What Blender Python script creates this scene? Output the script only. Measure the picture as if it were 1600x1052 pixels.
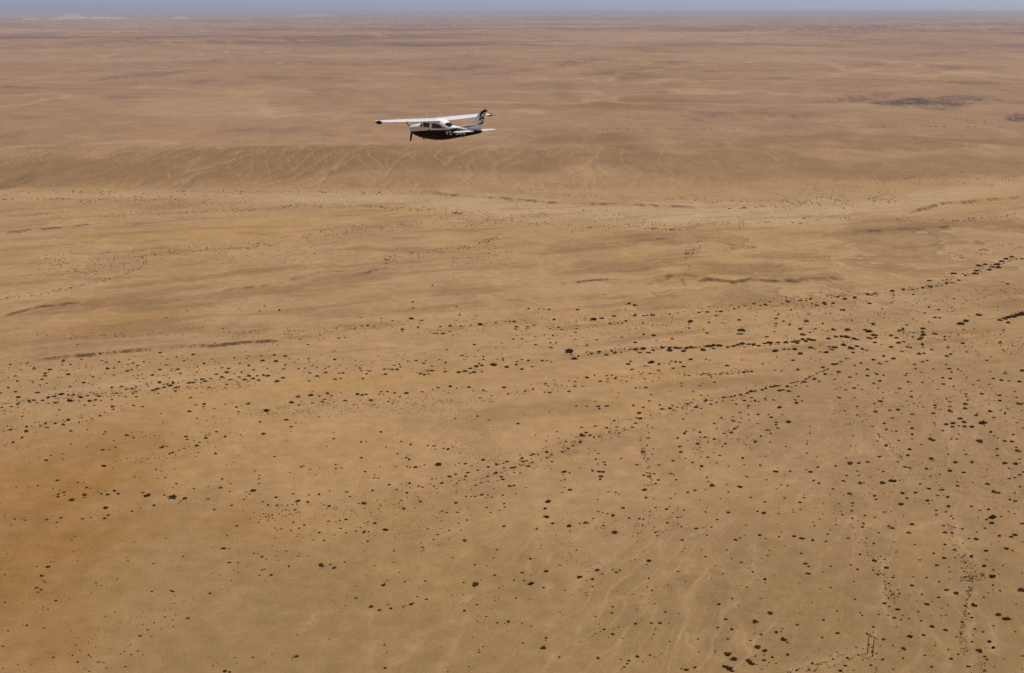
import bpy, bmesh, math, random
import numpy as np
from mathutils import Matrix, Vector

for o in list(bpy.data.objects):
    bpy.data.objects.remove(o, do_unlink=True)
SC = bpy.context.scene
COL = SC.collection
random.seed(7); RNG = np.random.default_rng(11)

# ------------------------------------------------------------------ camera
ALT = 300.0                      # metres above the plain
FPX = 1800.0                     # focal length in px of a 1600 px wide frame
PITCH = math.atan((526 - 18.0) / FPX)
cam_d = bpy.data.cameras.new("camera"); cam = bpy.data.objects.new("camera", cam_d); COL.objects.link(cam)
cam_d.sensor_width = 36.0; cam_d.lens = 36.0 * FPX / 1600.0
cam_d.clip_start = 0.5; cam_d.clip_end = 400000.0
cam.location = (0, 0, ALT); cam.rotation_euler = (math.pi / 2 - PITCH, 0, 0)
SC.camera = cam

# ------------------------------------------------------------------ sky, sun, exposure
SUN_EL, SUN_AZ = math.radians(70), math.radians(66)      # azimuth clockwise from +Y (the view direction)
w = bpy.data.worlds.new("World"); SC.world = w; w.use_nodes = True
nt = w.node_tree; nt.nodes.clear()
sky = nt.nodes.new("ShaderNodeTexSky"); sky.sky_type = 'NISHITA'; sky.sun_disc = False
sky.sun_elevation = SUN_EL; sky.sun_rotation = SUN_AZ; sky.altitude = 300; sky.air_density = 0.14; sky.dust_density = 1.0; sky.ozone_density = 0.0
bg = nt.nodes.new("ShaderNodeBackground"); bg.inputs[1].default_value = 0.138
wo = nt.nodes.new("ShaderNodeOutputWorld"); nt.links.new(sky.outputs[0], bg.inputs[0]); nt.links.new(bg.outputs[0], wo.inputs[0])
sd = bpy.data.lights.new("sun", 'SUN'); sun = bpy.data.objects.new("sun", sd); COL.objects.link(sun)
sd.energy = 3.5; sd.angle = math.radians(0.53); sd.color = (1.0, 0.955, 0.9)
sdir = Vector((math.sin(SUN_AZ) * math.cos(SUN_EL), math.cos(SUN_AZ) * math.cos(SUN_EL), math.sin(SUN_EL)))
sun.rotation_euler = sdir.to_track_quat('Z', 'Y').to_euler(); sun.location = (0, 0, 900)
vs = SC.view_settings; vs.view_transform = 'Standard'; vs.look = 'None'; vs.exposure = 0.12; vs.gamma = 1.0; vs.use_curve_mapping = False
SC.cycles.use_denoising = False; SC.cycles.max_bounces = 6; SC.cycles.sample_clamp_indirect = 2.0; SC.cycles.volume_bounces = 1
SC.cycles.transparent_max_bounces = 8
try: SC.cycles.denoiser = 'OPENIMAGEDENOISE'; SC.cycles.denoising_prefilter = 'ACCURATE'
except Exception: pass

# ------------------------------------------------------------------ survey frame: photo px -> point on the plain
CP, SP = math.cos(PITCH), math.sin(PITCH)
def ground_xy(px, py):
    px = np.asarray(px, float); py = np.asarray(py, float)
    dy = FPX * CP + (526 - py) * SP; dz = -FPX * SP + (526 - py) * CP
    t = -ALT / dz
    return (px - 800) * t, dy * t
def frame_px(x, y):
    zc = y * CP + ALT * SP; yc = y * SP - ALT * CP
    return 800 + FPX * x / zc, 526 - FPX * yc / zc
def slant(px, py):
    x, y = ground_xy(px, py); return np.sqrt(x * x + y * y + ALT * ALT)

def tag(o, label=None, cat=None, group=None, kind=None):
    if label: o["label"] = label
    if cat: o["category"] = cat
    if group: o["group"] = group
    if kind: o["kind"] = kind
    return o
def mesh_obj(name, verts, faces, mat, parent=None, smooth=False):
    me = bpy.data.meshes.new(name); me.from_pydata([tuple(map(float, v)) for v in verts], [], [tuple(map(int, f)) for f in faces]); me.update()
    if smooth:
        me.polygons.foreach_set("use_smooth", [True] * len(me.polygons))
    o = bpy.data.objects.new(name, me); COL.objects.link(o)
    if mat: me.materials.append(mat)
    if parent: o.parent = parent
    return o
def empty(name, loc):
    o = bpy.data.objects.new(name, None); COL.objects.link(o); o.location = loc; o.empty_display_size = 1; return o

# ------------------------------------------------------------------ materials
def mat_new(name):
    m = bpy.data.materials.new(name); m.use_nodes = True
    return m, m.node_tree, m.node_tree.nodes["Principled BSDF"]
def nd(t, typ, **kw):
    n = t.nodes.new(typ)
    for k, v in kw.items(): setattr(n, k, v)
    return n
def simple_mat(name, col, rough=.6, var=.15, scale=3.0, coat=0.0, metal=0.0, spec=.5):
    m, t, b = mat_new(name)
    tc = nd(t, "ShaderNodeTexCoord"); no = nd(t, "ShaderNodeTexNoise"); no.inputs["Scale"].default_value = scale; no.inputs["Detail"].default_value = 3
    mr = nd(t, "ShaderNodeMapRange"); mr.inputs[3].default_value = 1 - var; mr.inputs[4].default_value = 1 + var
    mx = nd(t, "ShaderNodeMix", data_type='RGBA', blend_type='MULTIPLY'); mx.inputs[0].default_value = 1
    mx.inputs[6].default_value = (*col, 1)
    t.links.new(tc.outputs["Object"], no.inputs["Vector"]); t.links.new(no.outputs["Fac"], mr.inputs[0]); t.links.new(mr.outputs[0], mx.inputs[7])
    t.links.new(mx.outputs[2], b.inputs["Base Color"])
    b.inputs["Roughness"].default_value = rough; b.inputs["Metallic"].default_value = metal; b.inputs["Coat Weight"].default_value = coat
    b.inputs["Specular IOR Level"].default_value = spec
    return m
# ---- shrub survey: per block (origin px of a 400 px wide block of the survey photo, 4x) "x y width" triples
SURVEY = {
(0,790): "660 14 28 678 58 22 648 82 22 742 30 8 826 34 16 878 12 14 92 82 16 138 80 10 155 88 16 162 70 8 30 62 8 30 75 9 288 86 18 382 76 20 360 102 14 512 82 16 570 75 12 70 120 10 356 137 5 468 192 10 448 212 8 844 228 8 1038 204 8 240 250 8 152 287 5 44 300 9 460 286 7 316 352 16 340 352 9 232 380 14 300 384 28 256 440 26 268 465 10 280 477 14 235 514 24 258 526 20 240 542 12 30 430 12 484 345 11 540 371 5 800 345 9 797 324 5 958 362 11 1145 316 12 1118 384 11 1340 22 18 1480 124 16 1520 30 10 1560 82 12 1585 40 10 1420 185 10 1480 204 6 1398 264 30 1432 265 12 1438 353 22 1490 354 16 1586 295 14 1328 418 10 1372 433 7 1465 400 9 1487 414 9 1445 466 10 1315 547 16 1380 523 10 735 459 11 605 483 16 602 497 8 635 500 10 665 516 12 570 546 7 948 537 14 1085 538 24 1066 530 12 30 607 14 344 596 20 385 584 7 432 584 7 180 579 8 212 622 9 143 611 7 273 634 9 300 648 11 272 653 7 228 659 7 716 665 12 662 693 9 1202 578 9 1150 590 7 1090 610 8 1028 651 10 1097 683 9 1032 697 12 1178 702 24 1077 717 10 1080 756 9 165 752 24 142 744 9 53 783 12 274 766 12 442 785 9 622 765 8 892 744 9 962 733 12 920 778 16 1005 772 8 879 817 20 948 818 12 800 844 9 816 875 12 404 851 7 487 829 9 553 857 10 265 880 8 15 882 14 600 883 8 497 904 9 688 897 7 457 937 18 556 936 12 568 948 14 752 930 12 780 914 10 820 932 20 858 912 16 892 933 8 880 955 7 336 951 14 1020 952 7 998 917 7 487 978 16 612 982 14 632 980 10 650 982 12 116 996 7 196 993 10 342 1022 9 23 1020 12 532 1021 9 558 1038 12 670 1016 11 784 1010 14 1330 1003 12 1356 985 9 1480 986 11 1468 951 10 1408 1036 24 1434 1042 18 1580 950 12",
(400,790): "52 48 14 80 55 10 105 55 16 62 68 14 85 68 10 106 76 14 70 90 12 14 103 22 30 82 8 165 28 10 185 22 14 208 30 10 246 22 20 272 36 14 210 48 10 186 60 9 166 62 8 462 4 12 484 14 10 500 18 10 445 14 9 595 28 10 550 40 5 680 12 10 715 37 10 765 14 8 925 16 28 990 10 10 232 100 14 268 138 18 303 120 20 275 88 7 455 95 16 500 97 10 526 88 16 564 84 20 532 138 16 118 136 16 132 150 10 160 141 16 218 153 12 368 152 10 398 164 24 344 180 8 252 189 9 266 175 7 360 208 12 425 214 18 492 180 12 566 167 14 626 155 16 654 132 10 636 128 8 680 108 12 702 97 14 692 115 8 746 105 24 752 82 10 680 162 24 706 160 12 808 150 32 698 219 16 118 198 14 102 245 8 184 253 9 190 279 13 130 283 9 130 312 11 142 336 12 176 318 7 260 314 12 272 294 8 323 312 8 14 297 11 34 318 20 28 284 8 64 333 8 206 374 18 38 400 14 56 393 10 94 433 20 112 416 12 24 432 12 53 467 8 130 458 7 410 370 32 426 378 12 462 364 20 486 388 24 553 350 14 376 371 6 865 280 12 858 353 12 745 372 10 895 415 8 698 436 9 1030 230 10 1036 259 18 1046 276 12 1032 287 8 1072 144 14 1108 210 16 1135 180 18 1150 142 12 1130 73 14 1164 90 10 1196 42 24 1166 34 14 1258 40 18 1272 20 10 1322 14 14 1205 4 10 1266 106 12 1318 88 20 1342 60 12 1440 10 12 1465 41 14 1520 28 14 1555 10 14 1552 126 24 1210 152 14 1280 153 9 1175 170 9 1210 208 12 1138 245 10 1178 236 6 1305 218 30 1230 325 11 1510 276 14 1484 328 14 1366 370 18 1442 376 10 1494 434 18 1404 467 9 1298 479 14 1372 494 40 1056 468 16 932 476 18 956 462 7 798 494 28 820 464 10 808 480 12 624 500 11 720 552 12 565 568 10 630 576 18 560 625 12 530 660 9 718 632 30 775 652 22 822 617 18 845 643 24 920 630 14 936 620 8 972 614 26 988 604 10 1015 519 12 1007 567 12 1068 584 18 1050 625 7 1226 558 16 1296 554 9 1290 606 10 1278 618 8 1306 656 22 1346 594 7 1380 618 20 1490 574 10 1514 578 9 1495 592 9 1468 642 7 1520 512 11 1545 500 8 1380 721 13 1438 693 14 1508 732 16 1575 727 26 1555 735 10 1465 768 7 1572 787 8 1355 823 9 1422 880 14 1398 915 18 1392 897 10 806 870 16 816 917 7 253 944 28 226 950 9 226 965 9 100 928 9 52 982 9 808 1016 18 262 810 12 456 836 10 322 755 7 1330 1006 10 1202 1038 9 1160 880 7",
(800,790): "210 18 22 215 70 36 258 111 20 286 110 10 320 79 7 158 144 18 360 128 28 366 158 14 276 183 8 180 210 9 186 248 9 180 266 14 322 262 6 404 279 14 355 226 7 426 113 14 458 108 28 480 112 12 510 81 14 540 37 14 568 46 12 596 50 14 632 62 24 692 17 22 575 107 10 568 124 18 646 100 9 732 80 16 790 84 24 822 90 20 640 168 36 770 128 9 818 117 14 790 171 12 816 162 8 752 192 9 784 218 7 824 282 8 895 15 16 862 40 14 862 65 12 924 65 7 970 22 22 986 8 14 1034 24 10 1072 29 22 1040 74 20 1058 72 10 970 108 24 1038 116 9 1058 132 14 888 136 14 895 170 24 908 188 14 920 165 8 1155 142 26 1198 138 9 1216 15 14 1212 42 18 1280 88 18 1250 133 12 1220 154 10 1218 184 20 1062 214 24 1080 264 9 1068 287 8 1182 274 12 1208 316 14 1348 46 24 1482 22 8 1482 45 7 1514 25 8 1536 41 18 1575 50 28 1352 163 9 1464 124 12 1395 213 22 1426 202 18 1455 187 12 1548 186 24 1582 208 14 1346 277 14 1376 331 14 1438 354 17 1482 388 10 1508 414 14 1318 425 12 1272 372 9 1594 312 14 1560 331 9 1580 460 22 1583 480 9 1465 505 14 1435 497 10 1042 412 17 1034 456 9 1084 475 10 1250 454 8 975 497 9 1000 516 10 853 454 14 856 346 30 846 368 10 770 338 8 748 343 8 536 404 30 560 428 16 472 411 8 420 447 34 506 461 26 466 468 8 628 400 16 652 416 24 675 405 14 118 490 34 76 467 16 62 418 22 12 466 16 118 331 20 142 330 8 118 436 7 178 439 7 208 410 24 200 512 16 330 530 14 280 365 9 304 374 16 340 345 10 372 322 9 430 528 9 464 545 10 465 560 12 502 507 12 110 588 10 24 582 18 300 662 10 14 693 11 62 735 12 122 754 12 304 731 8 376 558 7 655 537 7 764 555 10 806 568 8 845 506 9 874 529 14 892 609 12 855 583 8 830 620 8 628 633 16 625 673 18 520 693 18 572 774 22 552 786 16 525 800 12 508 815 8 630 806 22 602 825 9 665 760 10 637 774 8 690 830 9 430 850 10 545 740 9 780 650 12 870 735 24 930 735 24 918 725 8 984 733 15 900 769 10 888 805 12 876 832 9 958 668 20 1042 674 9 986 850 9 772 738 20 210 828 20 215 842 14 195 890 34 68 859 13 35 921 9 294 945 22 535 955 24 784 943 24 706 934 10 682 962 14 864 936 18 886 945 8 818 975 10 735 972 24 718 990 18 700 1008 16 686 1022 10 936 925 10 1168 915 11 1270 902 12 1268 915 12 1165 832 14 1296 612 20 1377 577 14 1336 707 22 1552 578 14 1544 667 9 1418 620 7 1520 725 38 1512 765 9 1370 770 22 1350 832 18 1515 797 12 1558 802 20 1492 840 15 1284 760 18 1535 882 38 1580 905 30 1578 932 14 1525 940 16 1578 966 24 1352 926 46 1386 957 42 1335 1008 34 1355 1020 40 1372 1032 26 1478 972 34 1500 988 34 1530 994 10 1560 1020 9 1595 1000 9 1058 1020 12 1090 1027 30 1140 1014 18 1160 1038 8",
(1200,790): "158 44 14 158 30 12 205 28 10 70 18 8 65 54 16 6 69 10 282 106 12 288 128 14 322 89 12 300 18 7 342 54 12 412 52 7 422 85 9 422 99 9 428 123 14 458 43 10 464 61 14 528 8 18 522 38 18 525 84 18 565 100 12 597 116 16 594 138 18 533 143 10 602 67 16 665 77 16 728 46 20 770 42 8 843 68 14 82 167 9 64 198 18 162 194 22 212 206 30 282 219 22 318 230 9 366 226 21 388 154 9 376 180 18 504 207 17 55 115 7 102 253 11 10 282 18 4 311 9 206 298 18 228 362 22 256 381 20 250 424 28 396 379 18 345 415 12 42 430 12 518 370 15 562 399 16 538 474 11 200 487 8 392 513 14 328 521 9 490 520 8 545 585 12 279 603 12 197 669 14 434 657 12 347 713 20 185 742 21 446 714 7 438 794 23 344 820 20 12 670 30 55 788 26 92 764 14 80 785 14 100 836 32 118 852 22 131 862 9 125 931 22 25 947 23 6 979 10 52 983 14 318 894 12 275 982 22 262 1024 24 294 1032 14 178 1026 14 142 1040 8 390 936 9 408 956 12 434 914 11 490 891 9 495 950 20 487 999 22 455 1032 24 468 1044 20 538 1027 9 568 932 12 594 962 14 658 755 15 660 788 10 727 834 24 680 922 14 700 876 9 778 874 16 722 960 22 642 995 16 785 1020 12 842 952 14 810 975 8 802 758 17 850 893 28 826 908 10 886 817 28 900 790 10 972 806 22 1022 755 26 1040 873 15 1047 858 8 984 935 15 1034 937 13 1025 1010 26 1108 777 26 1210 800 22 1125 900 16 1148 955 22 1188 926 16 1182 820 14 1215 728 25 1250 1004 25 1244 908 16 1225 895 12 1275 850 16 1280 811 15 1295 770 15 1270 700 22 1322 907 33 1384 852 22 1412 888 20 1348 790 16 1355 945 18 1370 965 20 1360 1033 26 1418 1005 9 1410 752 16 1438 682 34 1490 711 40 1545 788 15 1476 958 10 1588 940 18 1290 626 30 1260 675 12 1237 628 18 1352 576 18 1380 548 14 1450 535 14 1582 532 40 1555 616 11 1586 425 10 1408 527 14 1405 500 16 1398 448 38 1410 405 18 1445 432 10 1340 435 16 1238 448 20 1232 410 12 1295 412 10 1298 376 9 1355 382 26 1232 360 13 1210 392 12 1275 324 26 1172 328 12 1215 325 7 1368 342 16 1365 287 26 1300 215 26 1255 210 16 1170 280 20 1100 331 24 1110 246 27 1097 274 9 1034 302 22 1050 375 24 950 342 14 1140 416 10 1134 386 12 1135 460 9 1072 477 16 1112 526 27 1178 548 30 1064 574 16 1028 602 13 994 617 34 1125 622 16 1090 640 12 1110 683 14 1085 688 12 1020 688 10 958 720 16 882 705 15 795 698 20 828 712 15 750 682 9 845 686 16 818 649 26 730 610 26 758 630 14 755 577 14 735 556 12 778 554 15 768 565 9 820 550 18 814 566 10 816 524 14 757 486 20 738 494 10 736 520 12 765 532 10 786 450 20 790 436 12 690 432 18 657 405 13 748 390 24 666 348 30 704 318 13 728 337 9 703 357 8 664 240 19 577 307 20 788 232 14 800 292 15 616 236 10 615 252 8 615 205 14 692 176 18 752 134 18 775 144 28 876 174 26 905 122 22 916 247 12 908 446 15 993 450 16 897 500 20 960 554 22 886 556 9 932 596 9 900 648 9 940 665 18 578 667 12 590 685 14 690 680 16 1054 35 18 1055 62 16 1115 44 18 1125 12 26 1145 70 14 1160 85 14 1100 129 18 1112 172 26 1150 177 18 1218 151 16 1274 12 24 1320 34 16 1312 77 10 1354 8 10 1380 28 18 1360 93 20 1403 80 38 1400 115 32 1425 130 8 1356 146 20 1304 171 13 1448 195 25 1512 198 26 1546 186 34 1492 272 30 1527 286 18 1460 74 14 1502 41 16 1545 55 20 1592 117 20 1595 228 12 1440 230 10 1395 245 14 1465 378 9 1484 370 9",
(0,560): "10 310 20 74 304 16 112 288 22 182 270 32 215 265 18 230 280 14 270 266 20 300 250 22 335 242 26 350 280 24 385 228 38 430 230 20 440 270 40 460 232 24 508 246 38 548 238 26 528 296 18 560 270 26 600 262 20 590 296 14 605 228 20 624 240 24 700 262 14 705 186 24 734 222 24 760 180 20 790 200 24 825 194 18 852 182 20 852 212 14 830 226 18 855 244 20 790 244 14 700 305 26 710 320 16 760 300 12 830 298 20 896 304 18 656 340 14 628 360 20 575 380 20 510 370 14 495 402 14 430 386 24 395 416 28 345 408 22 287 410 22 250 418 12 300 434 20 170 428 20 165 458 36 68 448 22 20 452 8 110 434 8 85 525 24 140 496 16 45 530 10 138 364 22 30 350 12 370 323 14 445 454 20 545 446 9 915 165 16 925 178 14 960 205 20 985 195 30 995 155 26 1030 185 24 1065 175 34 1085 158 26 1105 185 26 1045 165 20 1100 210 20 992 224 12 1150 145 14 1185 158 30 1210 158 24 1225 140 18 1262 136 34 1288 148 24 1255 158 14 1320 130 20 1350 104 22 1385 122 36 1415 165 24 1440 135 26 1500 120 20 1530 136 36 1555 112 26 1490 120 18 1510 90 16 1585 130 20 1590 76 20 1230 190 16 1305 185 24 1300 200 12 1325 195 10 1190 250 24 1182 332 24 1222 292 18 1278 288 26 1275 302 14 1275 318 9 1342 312 12 1406 286 14 1450 282 10 1505 292 10 1550 284 32 1480 304 18 1490 332 14 1488 348 9 1540 346 9 1566 346 9 1005 346 11 1230 376 14 1252 380 10 1290 386 9 1335 360 9 1435 372 10 1385 378 7 1240 410 9 1344 402 9 1040 402 9 1020 404 9 112 148 22 95 116 28 54 188 18 8 220 16 70 246 12 120 246 26 95 214 18 205 148 14 235 218 30 285 98 22 310 75 22 260 136 20 290 116 24 295 160 18 250 170 12 340 194 12 425 104 24 418 80 14 388 124 10 440 180 18 528 155 22 555 158 12 585 122 24 500 68 9 440 43 16 392 45 14 403 20 22 512 14 12 620 190 12 680 70 26 712 66 18 672 28 14 630 16 10 710 108 20 800 45 14 835 35 18 862 52 14 905 28 18 800 84 24 825 76 18 808 14 12 865 110 18 745 28 16 862 130 14 890 132 10 955 110 20 1000 76 28 1042 46 18 1042 10 14 1075 80 18 1110 74 30 1125 98 16 1060 128 12 985 116 14 1155 20 22 1275 36 18 1235 58 14 1230 90 16 1290 82 14 1345 68 10 1385 64 24 1425 68 20 1420 92 26 1500 34 14 1465 100 16 1325 8 14 1560 48 26 1540 4 14 62 64 14 65 45 18 128 38 14 176 28 16 132 76 12 208 72 18 212 62 14 792 480 26 825 464 9 838 496 18 890 462 9 935 475 10 968 482 12 998 484 8 912 484 12 660 460 14 650 474 12 630 500 8 710 516 14 722 556 14 645 572 24 684 570 8 548 553 9 447 535 12 775 532 8 730 610 10 650 673 30 704 685 9 1012 556 32 1046 548 18 1018 544 12 1020 516 7 1070 466 9 1082 588 20 1058 596 16 1098 604 12 1028 610 8 998 624 10 966 622 8 922 627 10 888 642 7 852 626 7 795 624 7 1120 574 12 1145 560 12 1160 562 9 1180 550 14 1225 546 24 1240 587 11 1225 612 10 1250 522 16 1215 514 9 1300 520 11 1165 488 28 1168 506 18 1285 480 14 1290 498 24 1310 480 12 1258 460 9 1312 468 10 1355 458 18 1350 595 20 1348 552 8 1438 464 9 1408 488 20 1376 502 8 1505 476 14 1530 450 9 1520 552 9 1490 604 7 1415 664 9 1456 646 8 318 608 14 292 638 22 248 630 10 247 616 8 392 630 12 396 596 8 124 596 8 186 656 7 975 694 14 1008 706 10 988 750 10 1030 746 12 840 740 10 872 744 10 1090 690 9 1105 781 14 1082 806 8 1210 812 11 1300 802 11 1385 752 18 1425 766 9 1442 780 11 1375 806 26 1436 830 14 1580 824 36 1535 830 9 1560 845 14 1540 860 11 1525 879 14 1302 875 22 1232 903 9 1445 915 18 1342 942 20 1596 700 9 360 762 22 430 776 8 487 775 14 520 774 8 332 813 12 404 834 20 362 848 24 368 865 22 400 854 10 340 855 10 372 824 9 453 884 32 526 853 26 540 808 20 565 810 11 530 868 12 235 796 18 180 801 12 102 806 9 718 827 26 738 845 20 676 852 22 635 846 20 660 825 9 612 834 9 890 838 20 920 858 34 938 842 9 1028 852 22 1050 860 12 1080 866 36 1060 876 20 1090 875 24 1122 858 9 1150 877 26 1130 890 14 1118 903 10 965 917 20",
(400,560): "75 112 34 45 108 24 15 138 30 10 112 18 130 146 36 165 124 24 42 18 30 125 22 28 172 68 22 180 40 16 70 68 14 265 65 16 208 6 16 240 28 14 300 34 10 330 22 14 350 48 14 305 62 16 265 8 12 330 90 18 298 86 10 430 90 24 435 65 16 380 112 28 328 142 22 495 130 28 530 125 14 520 93 16 545 92 18 500 62 12 525 42 9 490 8 22 650 60 20 655 75 18 690 72 10 712 76 24 690 98 24 672 125 26 630 45 10 660 18 10 620 12 9 810 100 30 806 66 18 830 66 18 850 70 20 880 70 24 860 42 20 895 38 16 905 52 16 880 22 12 950 16 14 1002 14 22 1045 30 20 1060 14 12 1028 97 26 1055 104 24 1075 98 18 1100 78 36 1070 80 18 1100 48 20 1085 100 10 1185 85 26 1185 66 16 1185 28 18 1150 8 12 1268 88 32 1308 82 34 1345 62 22 1375 50 40 1415 44 24 1365 88 36 1408 82 18 1340 92 20 1395 30 12 1420 6 14 1485 40 48 1570 54 34 1545 10 16 1300 8 12 262 240 32 342 232 36 356 204 12 396 237 20 430 258 22 448 220 24 475 235 16 222 276 34 268 292 16 415 272 30 350 280 20 555 264 22 490 270 12 465 245 10 532 214 14 635 226 26 662 230 30 690 226 28 782 208 18 820 209 22 862 219 26 938 220 38 770 226 16 798 228 12 720 260 34 830 272 20 900 240 14 1040 212 20 1140 184 24 1104 198 12 1212 178 22 1252 188 20 1332 182 30 1290 186 9 1174 206 10 1205 216 10 1358 206 12 1418 202 24 1436 208 10 1550 184 28 1400 248 16 1475 235 14 1575 226 20 65 326 40 30 394 22 46 470 36 218 425 24 190 382 32 246 402 12 218 455 9 390 364 18 485 502 18 485 464 14 575 522 9 660 525 20 690 522 12 440 548 9 408 540 7 780 462 20 888 474 9 888 598 18 910 628 14 940 622 18 955 634 20 948 605 12 970 542 18 815 556 16 910 522 16 860 522 10 662 618 18 118 612 14 195 510 14 1075 548 14 1110 550 22 1120 570 10 1170 565 16 1200 570 24 1230 556 14 1055 664 12 1145 666 44 1000 680 30 945 674 14 965 680 14 1022 674 12 875 676 18 775 672 10 680 706 16 765 746 18 738 744 12 740 724 9 295 670 14 280 676 16 330 694 10 346 690 12 400 682 14 374 722 10 500 662 18 500 684 16 500 715 9 530 682 12 210 710 10 20 728 14 20 748 22 22 778 14 1208 738 32 1245 724 22 1325 712 26 1310 735 18 1302 758 16 1160 746 12 1125 750 12 1100 753 16 1165 778 24 1108 800 18 1095 782 9 835 785 20 908 784 12 962 778 24 938 778 8 938 790 8 1016 795 18 1038 804 20 878 818 16 728 824 16 646 796 10 728 788 8 570 832 20 585 860 14 676 848 9 458 825 18 396 848 20 328 848 16 235 842 16 130 864 20 152 880 10 44 892 18 80 912 20 28 848 10 130 917 20 165 915 16 195 915 14 230 908 14 258 908 20 262 888 30 320 895 22 425 912 14 460 920 22 405 900 10 675 905 36 640 902 12 755 884 9 805 887 9 940 840 26 1012 862 9 1030 892 20 908 885 14 1255 838 14 1255 822 10 1345 818 9 1312 863 14 1342 863 14 1368 863 20 1408 852 24 1450 852 18 1436 870 12 1478 868 14 1545 854 24 1484 815 14 1404 776 12 1376 793 16 1448 770 16 1446 738 20 1510 764 14 1545 758 24 1530 742 22 1586 798 26 1500 716 30 1530 715 14 1388 698 18 1455 680 20 1500 665 24 1500 655 14 1545 656 16 1568 645 28 1595 685 18 1550 685 18 1305 660 20 1350 672 20 1420 634 24 1492 634 12 1270 655 12 1245 668 14 1245 902 22 1548 908 16 1385 362 20 1455 388 18 1245 380 14 1345 400 14",
(800,560): "30 40 26 35 20 22 60 68 26 130 52 22 100 14 20 65 6 16 190 14 28 218 14 16 245 22 14 725 42 30 740 24 28 870 33 44 830 50 18 850 54 12 920 42 20 985 40 16 1005 66 30 995 24 18 1025 27 24 1055 30 18 1070 55 26 950 34 9 1118 12 36 1210 10 14 1235 16 14 1345 50 34 1438 14 12 1565 38 16 740 76 20 755 72 14 915 80 24 808 102 16 860 97 20 820 90 12 790 88 12 468 122 30 516 108 18 590 110 18 630 108 14 600 130 24 645 130 22 595 150 20 680 142 14 712 146 18 655 115 10 555 146 22 410 126 12 355 142 16 395 146 18 395 176 20 440 176 14 345 177 9 262 137 12 208 162 20 225 177 14 130 196 20 85 208 20 118 166 9 160 162 9 180 155 9 235 218 28 205 215 14 360 210 20 288 208 10 34 202 9 772 188 20 800 184 12 835 186 28 876 144 12 920 125 14 663 218 12 628 194 9 664 288 9 660 245 7 405 300 18 468 302 20 540 302 34 550 318 22 598 300 26 522 270 12 760 300 20 820 310 20 860 270 18 922 296 18 935 320 24 795 346 34 780 376 16 805 380 34 775 410 24 748 434 18 735 384 12 985 318 24 1010 328 26 1010 300 20 1035 310 14 1065 320 12 1095 288 26 1120 280 18 1150 310 30 1130 330 14 1215 270 26 1248 266 18 1245 292 22 1185 318 14 1160 305 12 1280 282 18 1320 248 20 1315 268 14 1365 244 24 1395 238 20 1430 233 30 1470 222 28 1495 212 26 1520 208 28 1560 200 26 1585 190 20 1375 268 22 1400 290 20 1455 270 20 1500 250 24 1520 270 20 1480 300 22 1475 315 14 1540 275 12 1585 255 24 1590 265 14 1520 175 16 1500 86 22 1450 92 24 1420 92 14 1380 96 14 1345 98 16 1300 102 18 1270 102 16 1235 106 28 1180 105 18 1105 110 18 1080 112 14 1265 152 20 1245 122 14 1060 158 14 1060 176 12 1192 157 10 1170 174 12 870 230 20 990 208 9 1135 210 14 1180 236 18 640 395 18 668 404 10 590 440 22 610 465 20 655 435 20 668 472 16 702 452 14 660 370 9 518 428 20 440 435 20 465 470 22 440 486 38 485 486 26 515 498 18 540 496 16 370 476 9 395 518 12 428 524 28 380 548 18 352 566 24 318 584 30 340 575 14 335 520 26 302 528 12 292 500 12 215 518 12 225 488 9 285 460 12 145 480 12 152 426 12 35 410 24 80 353 9 235 338 12 130 600 26 168 600 18 248 600 20 215 585 22 225 622 20 182 636 12 250 645 18 115 606 14 65 625 26 52 606 14 90 640 16 70 646 30 45 662 16 105 675 26 20 682 24 8 684 20 60 670 14 10 712 14 50 718 12 125 648 14 375 630 9 325 711 34 358 716 18 322 728 10 245 690 14 208 690 9 330 758 16 308 766 10 425 686 12 505 702 26 544 709 28 570 712 28 562 740 26 554 758 20 576 650 22 582 665 18 540 660 12 526 632 18 538 597 14 480 564 12 478 596 9 680 629 18 365 822 30 328 806 12 314 839 16 226 896 36 14 795 20 90 807 10 25 847 12 825 590 24 878 606 14 855 636 18 845 550 14 885 570 9 925 571 8 910 571 7 848 504 18 842 458 9 858 470 14 880 438 18 780 670 18 800 665 10 828 825 30 855 745 28 820 735 20 850 796 12 825 795 12 895 788 16 915 766 20 890 726 20 840 720 12 918 672 18 835 873 26 888 877 9 648 838 18 670 852 16 645 852 12 600 834 14 538 881 12 1050 557 28 1055 592 28 1005 648 18 1046 626 12 1028 764 24 1010 735 14 992 726 22 1022 850 14 992 878 16 1100 840 20 1145 830 24 1128 658 17 1185 680 26 1175 700 12 1225 624 24 1235 655 9 1180 620 9 1190 587 10 1175 565 12 1158 540 24 1208 500 26 1180 500 14 1225 535 16 1222 524 12 1265 512 20 1100 520 12 1172 469 22 1030 505 24 1080 475 20 1090 462 14 1070 386 16 1140 450 10 1268 412 18 1280 440 12 1310 380 20 1330 475 20 1370 470 30 1355 456 16 1395 445 26 1410 434 14 1385 398 24 1385 370 14 1425 405 18 1430 380 12 1480 358 20 1540 356 20 1480 392 14 1535 412 12 1425 344 18 1525 530 26 1465 548 14 1495 582 9 1555 492 16 1590 455 18 1335 540 18 1310 560 18 1300 615 18 1282 660 14 1215 750 16 1250 800 34 1225 776 20 1210 826 12 1424 808 32 1352 839 14 1342 794 12 1498 848 12 1472 745 16 1453 673 18 1440 630 20 1550 674 18 1588 618 12 1352 682 12 1590 766 12 1490 874 18 1302 880 14 1174 888 11 1580 902 18 1085 632 16",
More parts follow.
